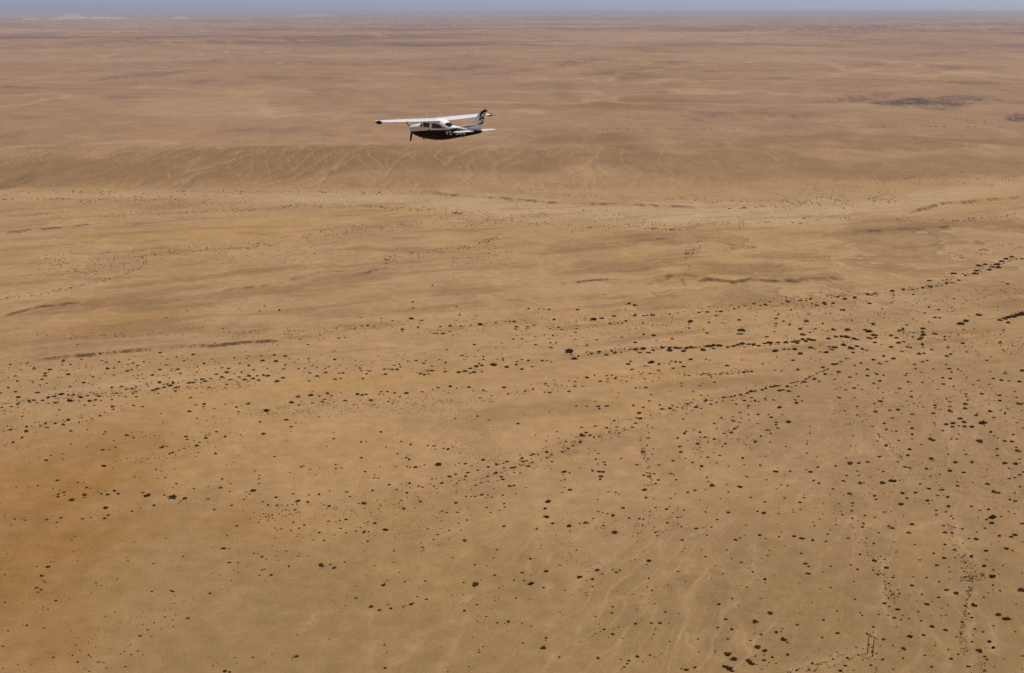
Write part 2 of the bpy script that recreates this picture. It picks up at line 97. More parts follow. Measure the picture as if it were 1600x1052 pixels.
(1200,560): "45 175 28 20 182 20 120 178 22 75 205 36 100 200 20 130 208 30 170 172 14 150 182 14 225 150 36 245 175 14 205 160 12 290 132 28 315 146 24 360 100 24 345 58 32 410 40 34 440 85 34 400 100 14 435 98 10 415 130 20 512 116 26 540 44 22 582 31 26 618 70 24 655 10 26 698 34 32 740 20 16 785 2 36 620 108 24 682 98 24 668 88 10 722 106 16 700 140 32 658 156 18 552 96 14 690 187 14 592 194 14 560 166 12 482 197 18 535 184 24 450 182 12 428 192 18 505 152 10 482 162 10 870 10 12 918 38 18 968 22 22 995 12 20 925 64 18 870 95 24 860 106 16 958 86 12 1035 64 12 1012 118 12 878 146 20 895 147 10 965 150 22 820 188 20 798 216 14 720 212 14 722 250 16 702 270 34 662 288 20 540 246 12 445 246 20 430 242 10 558 305 14 482 333 20 560 358 14 625 224 12 672 336 32 762 330 20 842 302 12 810 325 30 775 378 20 725 412 18 740 450 24 656 432 14 612 386 12 592 400 9 512 415 15 805 463 18 775 460 10 736 552 24 685 523 14 532 490 12 518 553 12 815 518 16 882 575 22 875 612 24 870 268 14 895 205 14 895 240 20 910 285 14 938 297 16 880 292 10 952 238 10 970 305 12 985 330 10 905 352 22 835 345 10 882 400 14 900 443 22 902 484 24 898 510 12 960 546 14 1042 295 20 1045 312 18 1030 345 24 1035 406 14 1045 420 14 1016 482 9 1012 508 28 1032 518 34 1090 455 16 1112 38 18 1132 65 28 1150 85 24 1210 78 14 1185 68 16 1095 118 20 1142 126 22 1102 158 22 1062 190 20 1160 172 16 1165 230 12 1205 200 10 1240 222 20 1240 238 14 1250 260 18 1115 252 16 1140 272 16 1135 300 22 1140 332 34 1135 325 20 1235 286 30 1230 315 34 1300 356 30 1305 345 12 1200 377 40 1155 408 38 1112 416 28 1150 430 24 1225 400 34 1228 428 30 1192 424 14 1272 430 34 1342 406 50 1355 420 14 1395 463 24 1415 485 14 1438 500 10 1390 332 28 1410 368 28 1450 262 30 1452 230 20 1455 318 14 1500 312 16 1482 345 20 1540 205 16 1550 240 18 1570 284 40 1590 278 14 1585 325 12 1480 90 22 1485 80 12 1390 80 14 1412 124 22 1460 134 30 1508 136 18 1575 143 22 1588 76 32 1590 70 20 1310 136 22 1282 160 14 1335 220 24 1345 185 10 1380 160 12 1370 12 14 1245 116 14 1035 140 9 1192 476 14 1145 507 16 1182 510 20 1322 520 44 1335 530 20 1482 520 22 1522 522 24 1530 478 16 1555 400 14 1595 435 14 1562 582 38 1555 560 14 1435 570 20 1436 610 20 1240 605 22 1225 580 12 1125 604 16 1118 564 14 1025 632 24 950 792 20 1004 821 26 925 846 22 838 850 26 866 880 22 778 774 44 715 788 38 820 768 14 855 686 24 815 654 18 695 622 24 990 696 26 965 658 14 1135 710 30 1135 695 10 1170 655 32 1272 655 22 1218 720 20 1075 730 14 1018 742 16 978 762 10 1095 828 26 1185 804 22 1182 778 12 1125 874 24 1060 862 18 1000 895 24 1008 915 14 1025 892 10 832 918 30 820 910 12 1480 660 40 1548 662 32 1505 688 12 1575 632 18 1575 655 12 1510 755 18 1540 748 14 1570 730 20 1595 712 20 1372 792 28 1410 840 30 1434 844 30 1510 886 24 1544 896 24 1540 846 12 1282 782 10 1368 700 10 1575 808 14 513 665 38 568 662 28 618 653 22 552 682 12 558 712 16 568 740 14 717 715 22 693 702 10 640 750 14 575 786 28 600 783 18 492 741 24 472 772 26 425 680 20 310 687 20 268 717 26 236 702 14 135 713 20 48 716 32 102 735 10 60 690 10 318 786 18 280 770 18 404 820 18 388 856 14 512 852 32 635 847 18 668 866 26 678 887 18 120 803 18 82 796 12 50 820 12 106 878 15 202 906 20 222 876 14 228 858 10 348 916 14 444 914 20 530 910 22 240 598 14 302 622 14 190 627 9 115 558 12 245 540 14 245 522 9 488 628 10 262 474 14 262 430 9 125 404 38 50 406 22 48 420 18 20 375 20 90 357 10 5 355 14 72 312 34 35 264 18 70 244 12 168 262 20 192 241 16 180 282 24 210 268 16 65 440 18 8 455 18 20 476 14 8 530 14 42 76 16 85 80 18 155 14 30 190 72 24 270 6 14 330 8 12",
(0,400): "582 340 12 1170 345 12 1005 610 20 1208 622 24 1015 632 14 745 666 14 512 652 16 670 668 16 808 654 14 402 660 24 1105 636 14 1390 464 14 488 566 14 293 508 14 235 504 10 1500 332 12 1040 395 12 812 436 8 1465 640 14 1560 632 16 1535 602 10",
(400,400): "52 313 14 25 346 14 145 341 18 980 287 18 985 322 16 1102 187 12 1252 319 14 1275 370 16 780 386 12 852 403 14 652 384 14 910 455 24 912 468 18 1015 443 16 1150 440 24 1210 438 22 1280 438 28 1340 434 18 1405 432 44 1495 418 20 1560 412 14 1590 410 18 1130 483 18 1170 485 34 1110 484 14 1210 472 14 1235 498 14 555 510 16 520 515 18 275 524 14 322 556 16 398 529 14 500 452 14 620 452 14 660 435 18 700 434 18 186 630 24 120 624 22 35 627 14 325 645 14 495 596 12 1362 555 18 1390 588 12 1417 628 14 1545 640 18 1537 545 14 1500 574 14 1285 622 22 1190 586 14 970 390 34 1035 400 18",
(800,400): "12 412 26 105 330 18 165 330 22 200 333 16 235 333 14 260 398 26 510 398 44 565 392 28 635 377 34 735 302 24 770 312 32 715 307 12 765 377 28 820 377 20 845 375 12 880 376 34 935 372 14 985 366 16 1165 356 18 1218 352 26 1275 350 18 1310 351 24 1385 338 24 1275 376 22 1420 404 28 1460 315 20 1510 302 18 1580 308 24 1550 315 14 1420 322 18 1115 414 40 1230 420 24 1105 455 18 1035 480 9 1060 480 16 1200 462 18 1218 486 18 1105 433 14 1000 522 24 908 530 20 765 545 28 885 500 30 820 496 18 690 512 18 532 527 14 610 427 20 716 411 24 665 424 12 688 423 18 820 424 18 905 432 9 405 456 18 400 478 18 410 338 30 410 560 9 470 560 20 280 544 18 240 543 16 258 500 20 315 462 18 290 446 16 235 456 18 140 432 18 25 443 24 22 458 18 95 442 20 95 457 16 365 500 12 395 522 16 140 502 14 8 520 16 110 488 10 60 470 12 62 520 14 150 556 18 245 575 30 90 535 10 390 646 48 418 631 26 590 623 34 645 609 28 475 620 20 500 610 20 545 602 30 625 597 24 680 605 20 735 590 20 770 590 26 820 587 44 800 610 34 855 610 36 880 595 24 940 580 34 985 596 46 985 578 34 1025 580 44 1050 582 30 1090 582 38 1120 578 44 1150 574 24 1070 600 40 1195 593 44 1225 570 50 1255 566 40 1290 566 44 1265 584 28 1310 564 30 1350 574 26 1385 568 30 1410 560 30 1440 554 40 1475 556 34 1510 556 38 1540 566 28 1580 550 30 1590 508 30",
(1200,400): "10 548 40 60 545 28 110 545 34 155 540 40 190 535 34 220 526 36 255 525 34 285 530 36 180 548 28 240 538 26 380 520 34 425 506 30 455 506 28 495 511 40 535 518 34 560 524 24 605 460 34 630 474 44 655 420 30 660 430 30 665 497 48 640 515 34 675 512 24 622 512 20 768 498 34 800 512 24 815 541 36 822 467 34 848 460 18 848 475 16 870 430 20 840 450 14 855 535 18 965 455 34 965 475 30 970 495 34 958 510 34 955 520 28 968 552 26 915 480 20 905 505 20 905 392 12 1045 487 34 1105 505 16 1105 520 14 1210 426 54 1240 410 40 1318 373 42 1140 480 14 1190 492 14 1275 485 10 1220 460 16 1290 455 10 1470 465 18 1470 478 12 1455 492 12 1500 182 16 1450 405 34 1478 396 40 1502 389 44 1530 385 44 1552 378 40 1575 374 50 1596 366 50 1500 420 26 1540 378 30 410 464 34 375 472 16 495 464 40 495 455 12 205 460 30 220 495 44 300 458 20 260 480 16 45 425 24 48 440 18 48 393 24 40 474 16 135 432 20 95 411 18 240 412 36 345 426 24 255 366 18 145 340 16 68 365 20 125 290 34 85 302 18 115 280 14 205 282 28 240 280 18 264 275 22 275 302 18 305 312 34 350 298 36 360 306 14 405 298 22 390 264 14 440 258 20 480 272 30 470 338 28 632 298 24 545 265 28 620 240 24 775 218 24 785 246 12 670 235 18 905 240 18 965 200 18 1020 196 22 1085 182 14 1118 172 24 1190 155 16 1238 125 20 1010 154 24 1160 112 38 1165 170 12 1060 188 16 900 210 12 935 204 10 850 210 20 1070 336 20 1008 320 18 1150 320 14 1150 345 10 1070 387 18 1045 385 30 1008 412 18 525 402 14 715 330 12 980 358 14 1165 268 12 205 615 40 265 578 42 170 588 38 130 585 20 105 588 20 45 598 40 290 585 14 330 603 14 365 605 40 380 570 24 415 575 40 400 588 30 475 560 40 520 580 44 555 565 28 530 605 24 595 585 28 620 592 18 670 540 34 715 553 14 770 568 34 725 628 24 945 610 24 975 608 20 1030 585 24 965 567 20 840 595 20 865 565 22 895 572 18 1125 570 20 1120 625 30 1145 612 24 1240 597 24 1220 545 24 1230 565 14 1315 610 12 1395 628 12 1470 584 14 1455 538 24 1530 560 14 1460 35 36 1430 55 40 1400 70 40 1490 20 34 1385 90 24 1320 65 40 1350 55 24 1300 115 28 1310 95 24 1440 75 34 1525 5 20 1590 15 24",
}
# lines and drifts of tiny shrubs: (points, half width px, count, size min, size max)
DRIFTS = [
([(1200,606),(1250,596),(1290,578),(1325,560)],1.3,80,2,3.6), ([(800,732),(900,697),(1000,657),(1100,632),(1200,606)],13,300,1.1,2.6),
([(590,800),(680,765),(760,740),(800,730)],14,110,1.1,2.6), ([(0,640),(100,622),(250,607),(400,593)],13,260,1.3,3),
([(0,672),(130,656),(200,634)],8,90,1.1,2.4), ([(400,642),(470,643),(560,636),(720,632)],10,380,0.8,1.7),
([(450,632),(560,628),(700,622)],8,90,1.1,2.2), ([(720,632),(860,606),(1000,590),(1180,582)],8,200,1,2), ([(0,590),(200,580),(400,572),(600,566),(800,560)],20,340,1.1,2.6),
([(380,525),(600,512),(800,505),(1000,495),(1200,475),(1300,470)],13,520,0.9,2.3), ([(800,510),(1000,515),(1200,500)],26,330,0.9,2.2),
([(1200,470),(1400,456),(1480,442),(1520,428),(1590,402)],5,190,1,2.2), ([(1200,500),(1400,480),(1600,468)],32,330,1,2.4),
([(1200,545),(1400,530),(1600,540)],22,260,1,2.4), ([(1060,586),(1120,584),(1180,580)],2,50,1.2,2.2), ([(880,555),(1000,546),(1200,540),(1270,532)],3,130,1.6,3.2),
([(1300,640),(1500,620),(1600,640)],40,330,0.8,2), ([(1300,760),(1450,740),(1600,760)],55,330,0.8,2), ([(1370,680),(1400,705),(1425,740),(1405,752)],6,70,1,1.8),
([(1340,850),(1380,900),(1400,940)],14,110,0.8,1.8), ([(1480,820),(1520,900),(1500,1000),(1540,1052)],24,330,0.8,2), ([(1500,905),(1540,900)],9,120,0.7,1.5),
([(1360,1000),(1370,1052)],14,60,0.8,1.8), ([(1230,1050),(1290,1033),(1340,1010)],2.5,60,0.8,1.7), ([(1250,1052),(1320,1032),(1352,1014)],4,40,0.8,1.7),
([(1000,690),(1010,720),(1020,760)],14,130,0.8,1.7), ([(1080,700),(1120,690),(1190,680)],24,160,0.8,1.9), ([(930,830),(1000,820),(1060,810)],22,130,0.7,1.6),
([(860,850),(900,870),(950,895)],16,60,0.7,1.4), ([(560,850),(600,830),(700,815)],24,140,0.7,1.6), ([(400,805),(470,800),(560,795)],18,110,0.8,1.8),
([(0,700),(120,690),(250,685)],14,60,0.8,1.5), ([(180,720),(260,715),(330,695),(400,675)],8,60,0.8,1.6), ([(670,690),(720,700),(790,720)],18,130,0.8,1.6),
([(600,640),(700,660),(800,670)],22,160,0.6,1.2), ([(50,1030),(140,1000),(220,960),(280,930)],14,90,0.7,1.5), ([(100,530),(250,525),(400,522)],4,120,0.9,1.7),
([(55,565),(120,560),(205,551),(300,543),(400,538),(440,534)],1.2,130,1.2,2.6), ([(260,505),(330,520),(400,525)],10,80,0.8,1.5),
([(0,303),(200,302),(400,301),(700,304)],3,190,0.9,1.5), ([(0,313),(110,313)],1,40,0.9,1.6), ([(120,314),(300,312),(400,316)],8,150,0.8,1.6),
([(280,330),(400,330),(470,322),(560,322)],5,150,0.8,1.4), ([(560,323),(600,324)],1,25,1,1.9), ([(600,324),(700,331),(800,340)],5,110,0.8,1.6), ([(710,334),(726,335)],1,14,1.4,2.4),
([(40,338),(150,338),(260,332)],5,60,0.7,1.2), ([(60,412),(130,418),(230,405)],16,230,0.7,1.3), ([(200,400),(300,392),(400,385),(560,358),(700,348),(800,346)],7,330,0.8,1.6),
([(0,470),(60,462),(120,450),(190,432),(230,412)],3.5,130,0.8,1.5), ([(600,408),(700,392),(740,383),(780,374)],5,140,0.9,1.9), ([(300,398),(420,402),(560,400)],16,160,0.6,1.1),
([(700,420),(760,405),(800,400)],16,140,0.6,1.2), ([(800,345),(900,358),(1000,352),(1200,348),(1330,338)],7,250,0.8,1.6), ([(1008,359),(1050,359),(1075,360)],1.2,34,1.2,2.2),
([(1138,326),(1165,326),(1200,322)],1,34,1.2,2.3), ([(800,330),(900,338),(1000,342)],12,90,0.8,1.5), ([(1200,318),(1290,315),(1400,312)],12,220,0.8,1.6), ([(1240,295),(1400,285),(1600,278)],16,380,0.5,0.9),
([(800,300),(950,312),(1200,315),(1250,318)],7,230,0.6,1.1), ([(1080,420),(1070,402),(1095,388)],14,130,0.7,1.3), ([(1400,345),(1480,348),(1600,338)],4,90,0.8,1.5),
([(1480,402),(1540,392),(1600,382)],7,60,0.9,1.8), ([(900,206),(1100,205),(1350,203),(1600,203)],1.2,120,0.7,1.1), ([(1190,425),(1260,418),(1310,405)],16,120,0.5,1), ([(800,300),(860,290),(1000,285)],14,110,0.5,0.8),
([(1480,190),(1540,193)],2,24,0.6,1), ([(1130,400),(1180,395)],20,60,0.6,1),
]
# pale braided runnels, dark banks etc. traced in the same survey frame
def _t(ox, oy, *pts): return [(ox+x/4., oy+y/4.) for x, y in pts]
RUNNELS = [
_t(800,790,(760,200),(680,270),(600,350),(520,390),(400,490),(370,540),(350,620)), _t(800,790,(850,540),(700,570),(580,610),(470,690),(400,800),(330,880),(200,1010)),
_t(800,790,(420,840),(300,900),(240,980),(190,1040)), _t(800,790,(200,130),(150,220),(110,330),(100,400)), _t(800,790,(750,200),(600,240),(480,260),(370,240)),
_t(800,790,(940,150),(920,300),(940,420),(870,520),(850,620),(900,700)), _t(800,790,(1200,270),(1120,360),(1080,420),(900,470)),
_t(800,790,(1330,380),(1390,480),(1400,560),(1350,640),(1400,700),(1450,820),(1480,900)), _t(800,790,(1070,520),(1110,640),(1100,760),(1150,870)),
_t(800,790,(230,500),(240,640),(330,640)), _t(800,790,(350,620),(270,700),(250,790),(330,800)),
_t(400,790,(1600,480),(1500,515),(1400,530),(1330,560),(1250,640)), _t(400,790,(1290,740),(1130,760),(1020,830),(940,960)), _t(400,790,(1280,700),(1270,800),(1200,950),(1140,1040)),
_t(400,790,(500,620),(390,670),(320,760),(250,830)), _t(400,790,(1060,890),(980,920),(880,990)), _t(400,790,(730,650),(720,850),(690,1040)),
_t(1200,790,(1080,90),(930,140),(850,160)), _t(1200,790,(700,90),(600,140),(570,220),(600,300)), _t(1200,790,(1170,90),(1190,200),(1220,280),(1300,360)),
_t(1200,790,(1300,640),(1380,720),(1420,830),(1400,900),(1330,900)), _t(1200,790,(700,600),(630,640),(600,690)), _t(1200,790,(1100,560),(1180,530),(1260,540)),
_t(1200,790,(140,1035),(300,970),(440,910),(560,870),(640,840)), _t(1200,790,(190,1040),(400,990),(520,910),(650,935)), _t(1200,790,(700,320),(720,420),(730,600),(800,720)),
_t(800,560,(480,795),(380,850),(300,870),(240,900)), _t(800,560,(940,550),(1010,540),(1100,480),(1250,440)), _t(1200,560,(1340,200),(1350,290),(1450,330),(1560,400)),
_t(1200,560,(230,590),(120,630),(20,720)), _t(1200,560,(400,260),(410,330),(350,380),(300,450)), _t(1200,560,(700,380),(690,480),(780,630),(860,680),(900,760)),
_t(800,790,(1250,210),(1200,330),(1250,450)), _t(800,790,(1500,250),(1520,400),(1600,520)),
]
BANKS = [  # (points, height m, run-out m)
([(1009,444.6),(1018,445.2),(1030,442),(1040,439),(1047,434.6),(1060,433.7),(1085,435),(1087,438.7),(1097,439.6),(1150,441),(1200,443),(1255,439),(1318,437)],2.6,260),
([(870,444.5),(895,443.2),(940,439),(972,437.5),(979,436)],1.2,120), ([(55,565.5),(77,564),(120,560),(175,554),(205,551),(237,547),(275,544),(300,543),(337,543),(400,538),(440,534)],1.9,150),
([(541,439.5),(555,431),(575,428),(585,424.5),(607,419)],2.2,150), ([(0,364.5),(30,364),(50,360),(90,358),(117,356),(162,350)],2.6,220),
([(1413,341),(1420,335),(1450,329),(1477,322),(1500,321),(1537,317),(1600,312),(1700,306)],3.2,260), ([(668,304),(700,307.5),(800,313),(837,315.5),(870,319),(940,321),(975,322.5),(1100,327)],3.2,260),
([(350,455),(420,447),(500,428),(540,424)],1.8,150), ([(990,380.5),(1020,378),(1045,374)],2.0,120), ([(1330,364),(1400,360),(1500,356)],2.4,240), ([(0,499),(60,483),(130,476)],1.6,120),
]
# soil patches: (kind, cx, cy, rx, ry, tilt deg in frame, strength)
PATCH = [
('orange',-30,770,330,80,-6,.85),('orange',-10,930,300,115,-10,.95),('orange',40,1010,280,70,0,.35),('orange',120,680,200,36,-6,.28),('orange',250,830,190,40,-8,.5),('orange',60,840,200,50,-8,.7),('orange',650,790,150,30,-5,.25),('orange',120,510,200,26,-5,.45),('orange',330,730,200,24,-8,.22),
('yellow',250,370,240,16,-3,.7),('yellow',640,330,160,12,0,.6),('yellow',520,600,330,13,-5,.7),('yellow',980,590,200,16,-3,.6),('yellow',480,345,150,12,-3,.6),('yellow',650,900,300,120,0,.35),('yellow',950,640,180,30,-4,.35),('yellow',1580,520,60,18,0,.5),
('pale',200,306,300,6,0,.55),('pale',560,310,220,15,1,.85),('pale',760,323,180,20,4,.9),('pale',1000,336,260,21,1,.9),('pale',1250,330,210,24,-2,.85),('pale',1480,308,190,18,-8,.75),('pale',1250,452,260,9,-3,.35),('pale',1060,455,240,10,0,.35),('pale',620,425,60,5,-8,.6),('pale',700,430,170,10,-4,.3),
('pale',230,600,240,7,-5,.4),('pale',120,610,150,5,-8,.5),('pale',1020,534,140,3,-8,.6),('pale',1150,522,120,3,-6,.55),('pale',1290,482,180,4,-6,.5),('pale',620,540,120,4,3,.5),('pale',830,180,40,6,0,.6),('pale',900,548,140,4,-2,.35),('pale',1420,395,200,10,-3,.3),
('brown',300,266,420,26,-2,.85),('brown',760,255,330,20,-2,.75),('brown',1150,262,330,22,2,.6),('brown',1300,226,500,14,0,.65),('brown',560,240,400,12,-3,.6),('brown',1500,262,240,20,-2,.5),('brown',450,448,240,12,-8,.6),('brown',330,432,190,6,-6,.6),('brown',120,482,160,9,-9,.6),
('brown',250,525,300,16,-4,.4),('brown',540,488,220,8,-2,.35),('brown',1180,425,140,12,2,.7),('brown',1260,436,70,4,0,.6),('brown',960,378,110,12,-6,.45),('brown',1010,378,50,3,-4,.7),('brown',1420,358,150,7,-3,.6),('brown',1120,598,120,9,-4,.55),('brown',860,640,170,14,-4,.4),('brown',900,700,120,20,-10,.25),('brown',740,455,70,6,-5,.5),('brown',640,393,160,4,2,.35),('brown',980,418,120,10,-3,.5),('brown',1240,402,80,6,0,.5),
('gravel',1560,700,170,260,12,.75),('gravel',1340,640,200,130,0,.5),('gravel',1250,900,250,160,0,.45),('gravel',1500,1000,260,120,0,.6),('gravel',960,900,240,180,0,.25),('gravel',1450,470,230,40,-6,.5),('gravel',100,325,240,12,-2,.35),('gravel',130,560,260,16,-5,.3),('gravel',740,660,110,16,-3,.3),
('rock',1440,166,80,11,3,.85),('rock',1400,165,48,11,-6,.7),('rock',1240,186,80,10,0,.3),('rock',1500,160,80,8,2,.6),('rock',1595,188,26,6,3,.7),('rock',25,288,30,6,-15,.6),('rock',1420,132,140,5,2,.35),('rock',60,57,90,6,-2,.55),('rock',1400,45,260,9,0,.5),('rock',1250,62,260,6,0,.4),('rock',1500,86,160,4,-2,.35),('rock',1350,153,90,4,-5,.35),('rock',880,102,110,4,-6,.35),('rock',230,62,120,4,-2,.35),('rock',210,120,90,3,-5,.35),('rock',20,142,60,3,0,.4),
]
# ------------------------------------------------------------------ noise
def _hash(ix, iy, seed):
    h = (ix.astype(np.int64) * 374761393 + iy.astype(np.int64) * 668265263 + seed * 1442695041) & 0xffffffff
    h = ((h ^ (h >> 13)) * 1274126177) & 0xffffffff
    return ((h ^ (h >> 16)) & 0xffff) / 65536.0 * 2 * math.pi
def perlin(x, y, seed=0):
    ix = np.floor(x); iy = np.floor(y); fx = x - ix; fy = y - iy
    u = fx * fx * fx * (fx * (fx * 6 - 15) + 10); v = fy * fy * fy * (fy * (fy * 6 - 15) + 10)
    def g(a, b):
        t = _hash(ix + a, iy + b, seed); return np.cos(t) * (fx - a) + np.sin(t) * (fy - b)
    a = g(0, 0); b = g(1, 0); c = g(0, 1); d = g(1, 1)
    return 1.5 * ((a + u * (b - a)) * (1 - v) + (c + u * (d - c)) * v)
def fbm(x, y, seed=0, octv=4, gain=.5):
    s = 0; a = 1; n = 0
    for i in range(octv):
        s = s + a * perlin(x * 2 ** i, y * 2 ** i, seed + i * 17); n += a; a *= gain
    return s / n
def sstep(a, b, x):
    t = np.clip((x - a) / (b - a), 0, 1); return t * t * (3 - 2 * t)
def msfbm(x, y, d, base, ax, ay, seed, octv=3, gain=.5):
    """noise whose grain coarsens with distance in fixed steps (no smearing along the line of sight)"""
    lv = np.log2(np.clip(d / 700., 1, 64)); s = 0
    for k in range(7):
        wgt = np.clip(1 - np.abs(lv - k), 0, 1); m = wgt > 0
        if not m.any(): continue
        q = np.zeros_like(d); f = base * 2 ** k; q[m] = fbm(x[m] / (ax * f), y[m] / (ay * f), seed + 7 * k, octv, gain); s = s + wgt * q
    return s
def seg_dist(px, py, pts):
    """distance and side (positive beyond the line, away from the viewer) to a polyline"""
    best = np.full(px.shape, 1e9); side = np.zeros(px.shape)
    for (x0, y0), (x1, y1) in zip(pts[:-1], pts[1:]):
        dx, dy = x1 - x0, y1 - y0; L2 = dx * dx + dy * dy
        t = np.clip(((px - x0) * dx + (py - y0) * dy) / L2, 0, 1)
        qx = px - x0 - t * dx; qy = py - y0 - t * dy; d = np.hypot(qx, qy)
        cr = (dx * (py - y0) - dy * (px - x0)) * (1 if dx >= 0 else -1)
        up = d < best; best = np.where(up, d, best); side = np.where(up, np.sign(cr), side)
    return best, side

SOIL = dict(sand=(.355, .216, .102), pale=(.405, .272, .146), yellow=(.378, .226, .084), brown=(.222, .128, .058),
            orange=(.266, .132, .036), gravel=(.270, .164, .080), rock=(.090, .058, .044), bank=(.085, .045, .022), plain=(.228, .142, .056), gully=(.425, .275, .150), far=(.285, .165, .099))  # plain: lens vignette darkening painted in as a ground tone
SOIL = {k: np.array(v) * .93 for k, v in SOIL.items()}

def terrain(x, y, colour=True):
    """height (m) and soil colour of the plain at world x, y"""
    x = np.asarray(x, float); y = np.asarray(y, float)
    d = np.hypot(x, y)
    inb = y > 60
    px, py = frame_px(x, np.maximum(y, 60.0)); px = np.where(inb, px, -5000); py = np.where(inb, py, 3000)
    # rolling relief, bolder far away
    amp = np.clip(d / 1500., .15, 1.6)
    h = amp * (3.0 * fbm(x / 330., y / 420., 3, 5, .55)) + .9 * np.clip((d - 1000) / 600., 0, 1) * np.clip((6000 - d) / 2500., 0, 1) * fbm((x + .3 * y) / 85., y / 110., 14, 3) + np.clip((d - 1800) / 3000., 0, 1) * 22 * fbm(x / 1400., y / 1400., 5, 3)
    h = h + np.clip((d - 5000) / 8000., 0, 1) * 48 * fbm(x / 4200., y / 3600., 8, 4)
    h = h + np.clip((d - 1700) / 1800., 0, 1) * 9 * (1 - 2.2 * np.abs(fbm(x / 520., y / 620., 12, 4)))
    wob = fbm(x / 60., y / 60., 21, 3)
    # low banks
    bankface_shade = np.zeros_like(h)
    for bi, (pts, H, run) in enumerate(BANKS):
        pa = np.array(pts); m = (px > pa[:, 0].min() - 40) & (px < pa[:, 0].max() + 40) & (py > pa[:, 1].min() - 40) & (py < pa[:, 1].max() + 12)
        if not m.any(): continue
        gx, gy = ground_xy(pa[:, 0], pa[:, 1]); g = list(zip(gx, gy))
        wx = x[m] + 3 * wob[m]; wy = y[m] + 4 * wob[m] + (11 if bi == 0 else 5) * perlin(x[m] / 24., y[m] / 60., 31) + (4 if bi == 0 else 1) * perlin(x[m] / 9., y[m] / 30., 32)
        dist, side = seg_dist(wx, wy, g); sd_ = dist * side
        e0 = np.clip((px[m] - (pa[0, 0] - 6)) / 26, 0, 1) * np.clip((pa[-1, 0] + 6 - px[m]) / 26, 0, 1)
        h[m] += H * e0 * sstep(-2.0, 4.0, sd_) * np.exp(-np.clip(sd_, 0, None) / run)
        bankface_shade[m] = np.maximum(bankface_shade[m], e0 * sstep(-1.8, 0, sd_) * (1 - sstep(2.5, (6.5 if bi == 0 else 4.5) + .0016 * d[m], sd_)) * ((.35 if bi == 0 else .18) + (.65 if bi == 0 else .82) * sstep(-.25, .25, perlin(x[m] / 21., y[m] / 90., 35) + .4 * perlin(x[m] / 7., y[m] / 30., 36))))
    # dissected slope beyond the wide wash
    wpx = px + 40 * fbm(x / 260., y / 260., 41, 3)
    hill = sstep(298 - .004 * np.clip(px - 700, 0, 900), 291, py + 1.5 * wob) * sstep(226, 242, py) * (1 - .45 * sstep(620, 800, wpx)) * (1 - .6 * sstep(900, 1250, wpx))
    ux = x + 48 * fbm(x / 190., y / 380., 43, 3); uy = y + 80 * fbm(x / 170., y / 300., 44, 2)
    r1 = 1 - np.abs(perlin((ux - .13 * y) / 46., uy / 640., 45)) * 2.3
    r2 = 1 - np.abs(perlin((ux + .09 * y) / 27., uy / 400., 46)) * 2.4
    gul = np.clip(.8 * sstep(.70, .99, r1) + .5 * sstep(.76, .99, r2), 0, 1)
    big = sstep(-.35, .45, fbm(x / 260., y / 420., 47, 2) + .15)
    h = h + hill * (11 * sstep(300, 250, py) - 5.0 * gul * (.4 + .6 * big))
    if not colour:
        return h
    c = SOIL['sand'][None, :] * np.ones((x.size, 1))
    def mixc(c, k, a):
        a = np.clip(a, 0, 1)[:, None]; return c * (1 - a) + SOIL[k] * a
    # smooth large drifts of tone
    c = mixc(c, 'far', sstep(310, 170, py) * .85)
    n0 = fbm(x / 520., y / 700., 51, 4)
    c = mixc(c, 'yellow', .55 * sstep(.0, .45, n0) * sstep(260, 360, py)); c = mixc(c, 'gravel', .5 * sstep(.0, .5, -n0))
    # traced soil patches, edges broken up by the ground itself
    e1 = msfbm(x, y, d, 1, 80, 120, 53, 4); e2 = msfbm(x, y, d, 1, 26, 50, 57, 3)
    ledge = msfbm(x, y, d, .4, 16, 40, 59, 4, .7)
    for k, cx, cy, rx, ry, tilt, s in PATCH:
        a = math.radians(tilt); dx = px - cx; dy = py - cy
        m = (np.abs(dx) < 2.2 * rx + 20) & (np.abs(dy) < 2.2 * (ry + rx * abs(math.sin(a))) + 10)
        if not m.any(): continue
        u = (dx[m] * math.cos(a) + dy[m] * math.sin(a)) / rx; v = (-dx[m] * math.sin(a) + dy[m] * math.cos(a)) / ry
        rr = np.sqrt(u * u + v * v) + .75 * e1[m] + .35 * e2[m]
        soft = 1 - (sstep(-.1, 1.6, rr) if k == 'orange' else sstep(.15, 1.25, rr) if k in ('gravel', 'yellow') else sstep(.25, 1.2, rr) if k == 'pale' else sstep(.55, 1.1, rr))
        if k == 'rock': soft = soft * (.30 + 1.1 * sstep(-.15, .18, ledge[m]))
        c[m] = mixc(c[m], k, s * soft)
    # far plains: long bands of darker and paler ground
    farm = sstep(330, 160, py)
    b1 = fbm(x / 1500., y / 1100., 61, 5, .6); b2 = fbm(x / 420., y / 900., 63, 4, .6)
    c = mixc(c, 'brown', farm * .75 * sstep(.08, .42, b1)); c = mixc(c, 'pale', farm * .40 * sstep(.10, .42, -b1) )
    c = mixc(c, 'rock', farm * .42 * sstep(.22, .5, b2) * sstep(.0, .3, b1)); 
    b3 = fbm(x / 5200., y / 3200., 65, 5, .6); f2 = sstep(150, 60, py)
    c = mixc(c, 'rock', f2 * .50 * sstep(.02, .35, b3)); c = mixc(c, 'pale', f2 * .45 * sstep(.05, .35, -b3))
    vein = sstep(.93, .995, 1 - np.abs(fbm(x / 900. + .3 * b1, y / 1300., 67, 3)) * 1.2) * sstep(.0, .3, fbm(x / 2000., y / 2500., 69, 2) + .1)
    c = mixc(c, 'gully', farm * .55 * vein)
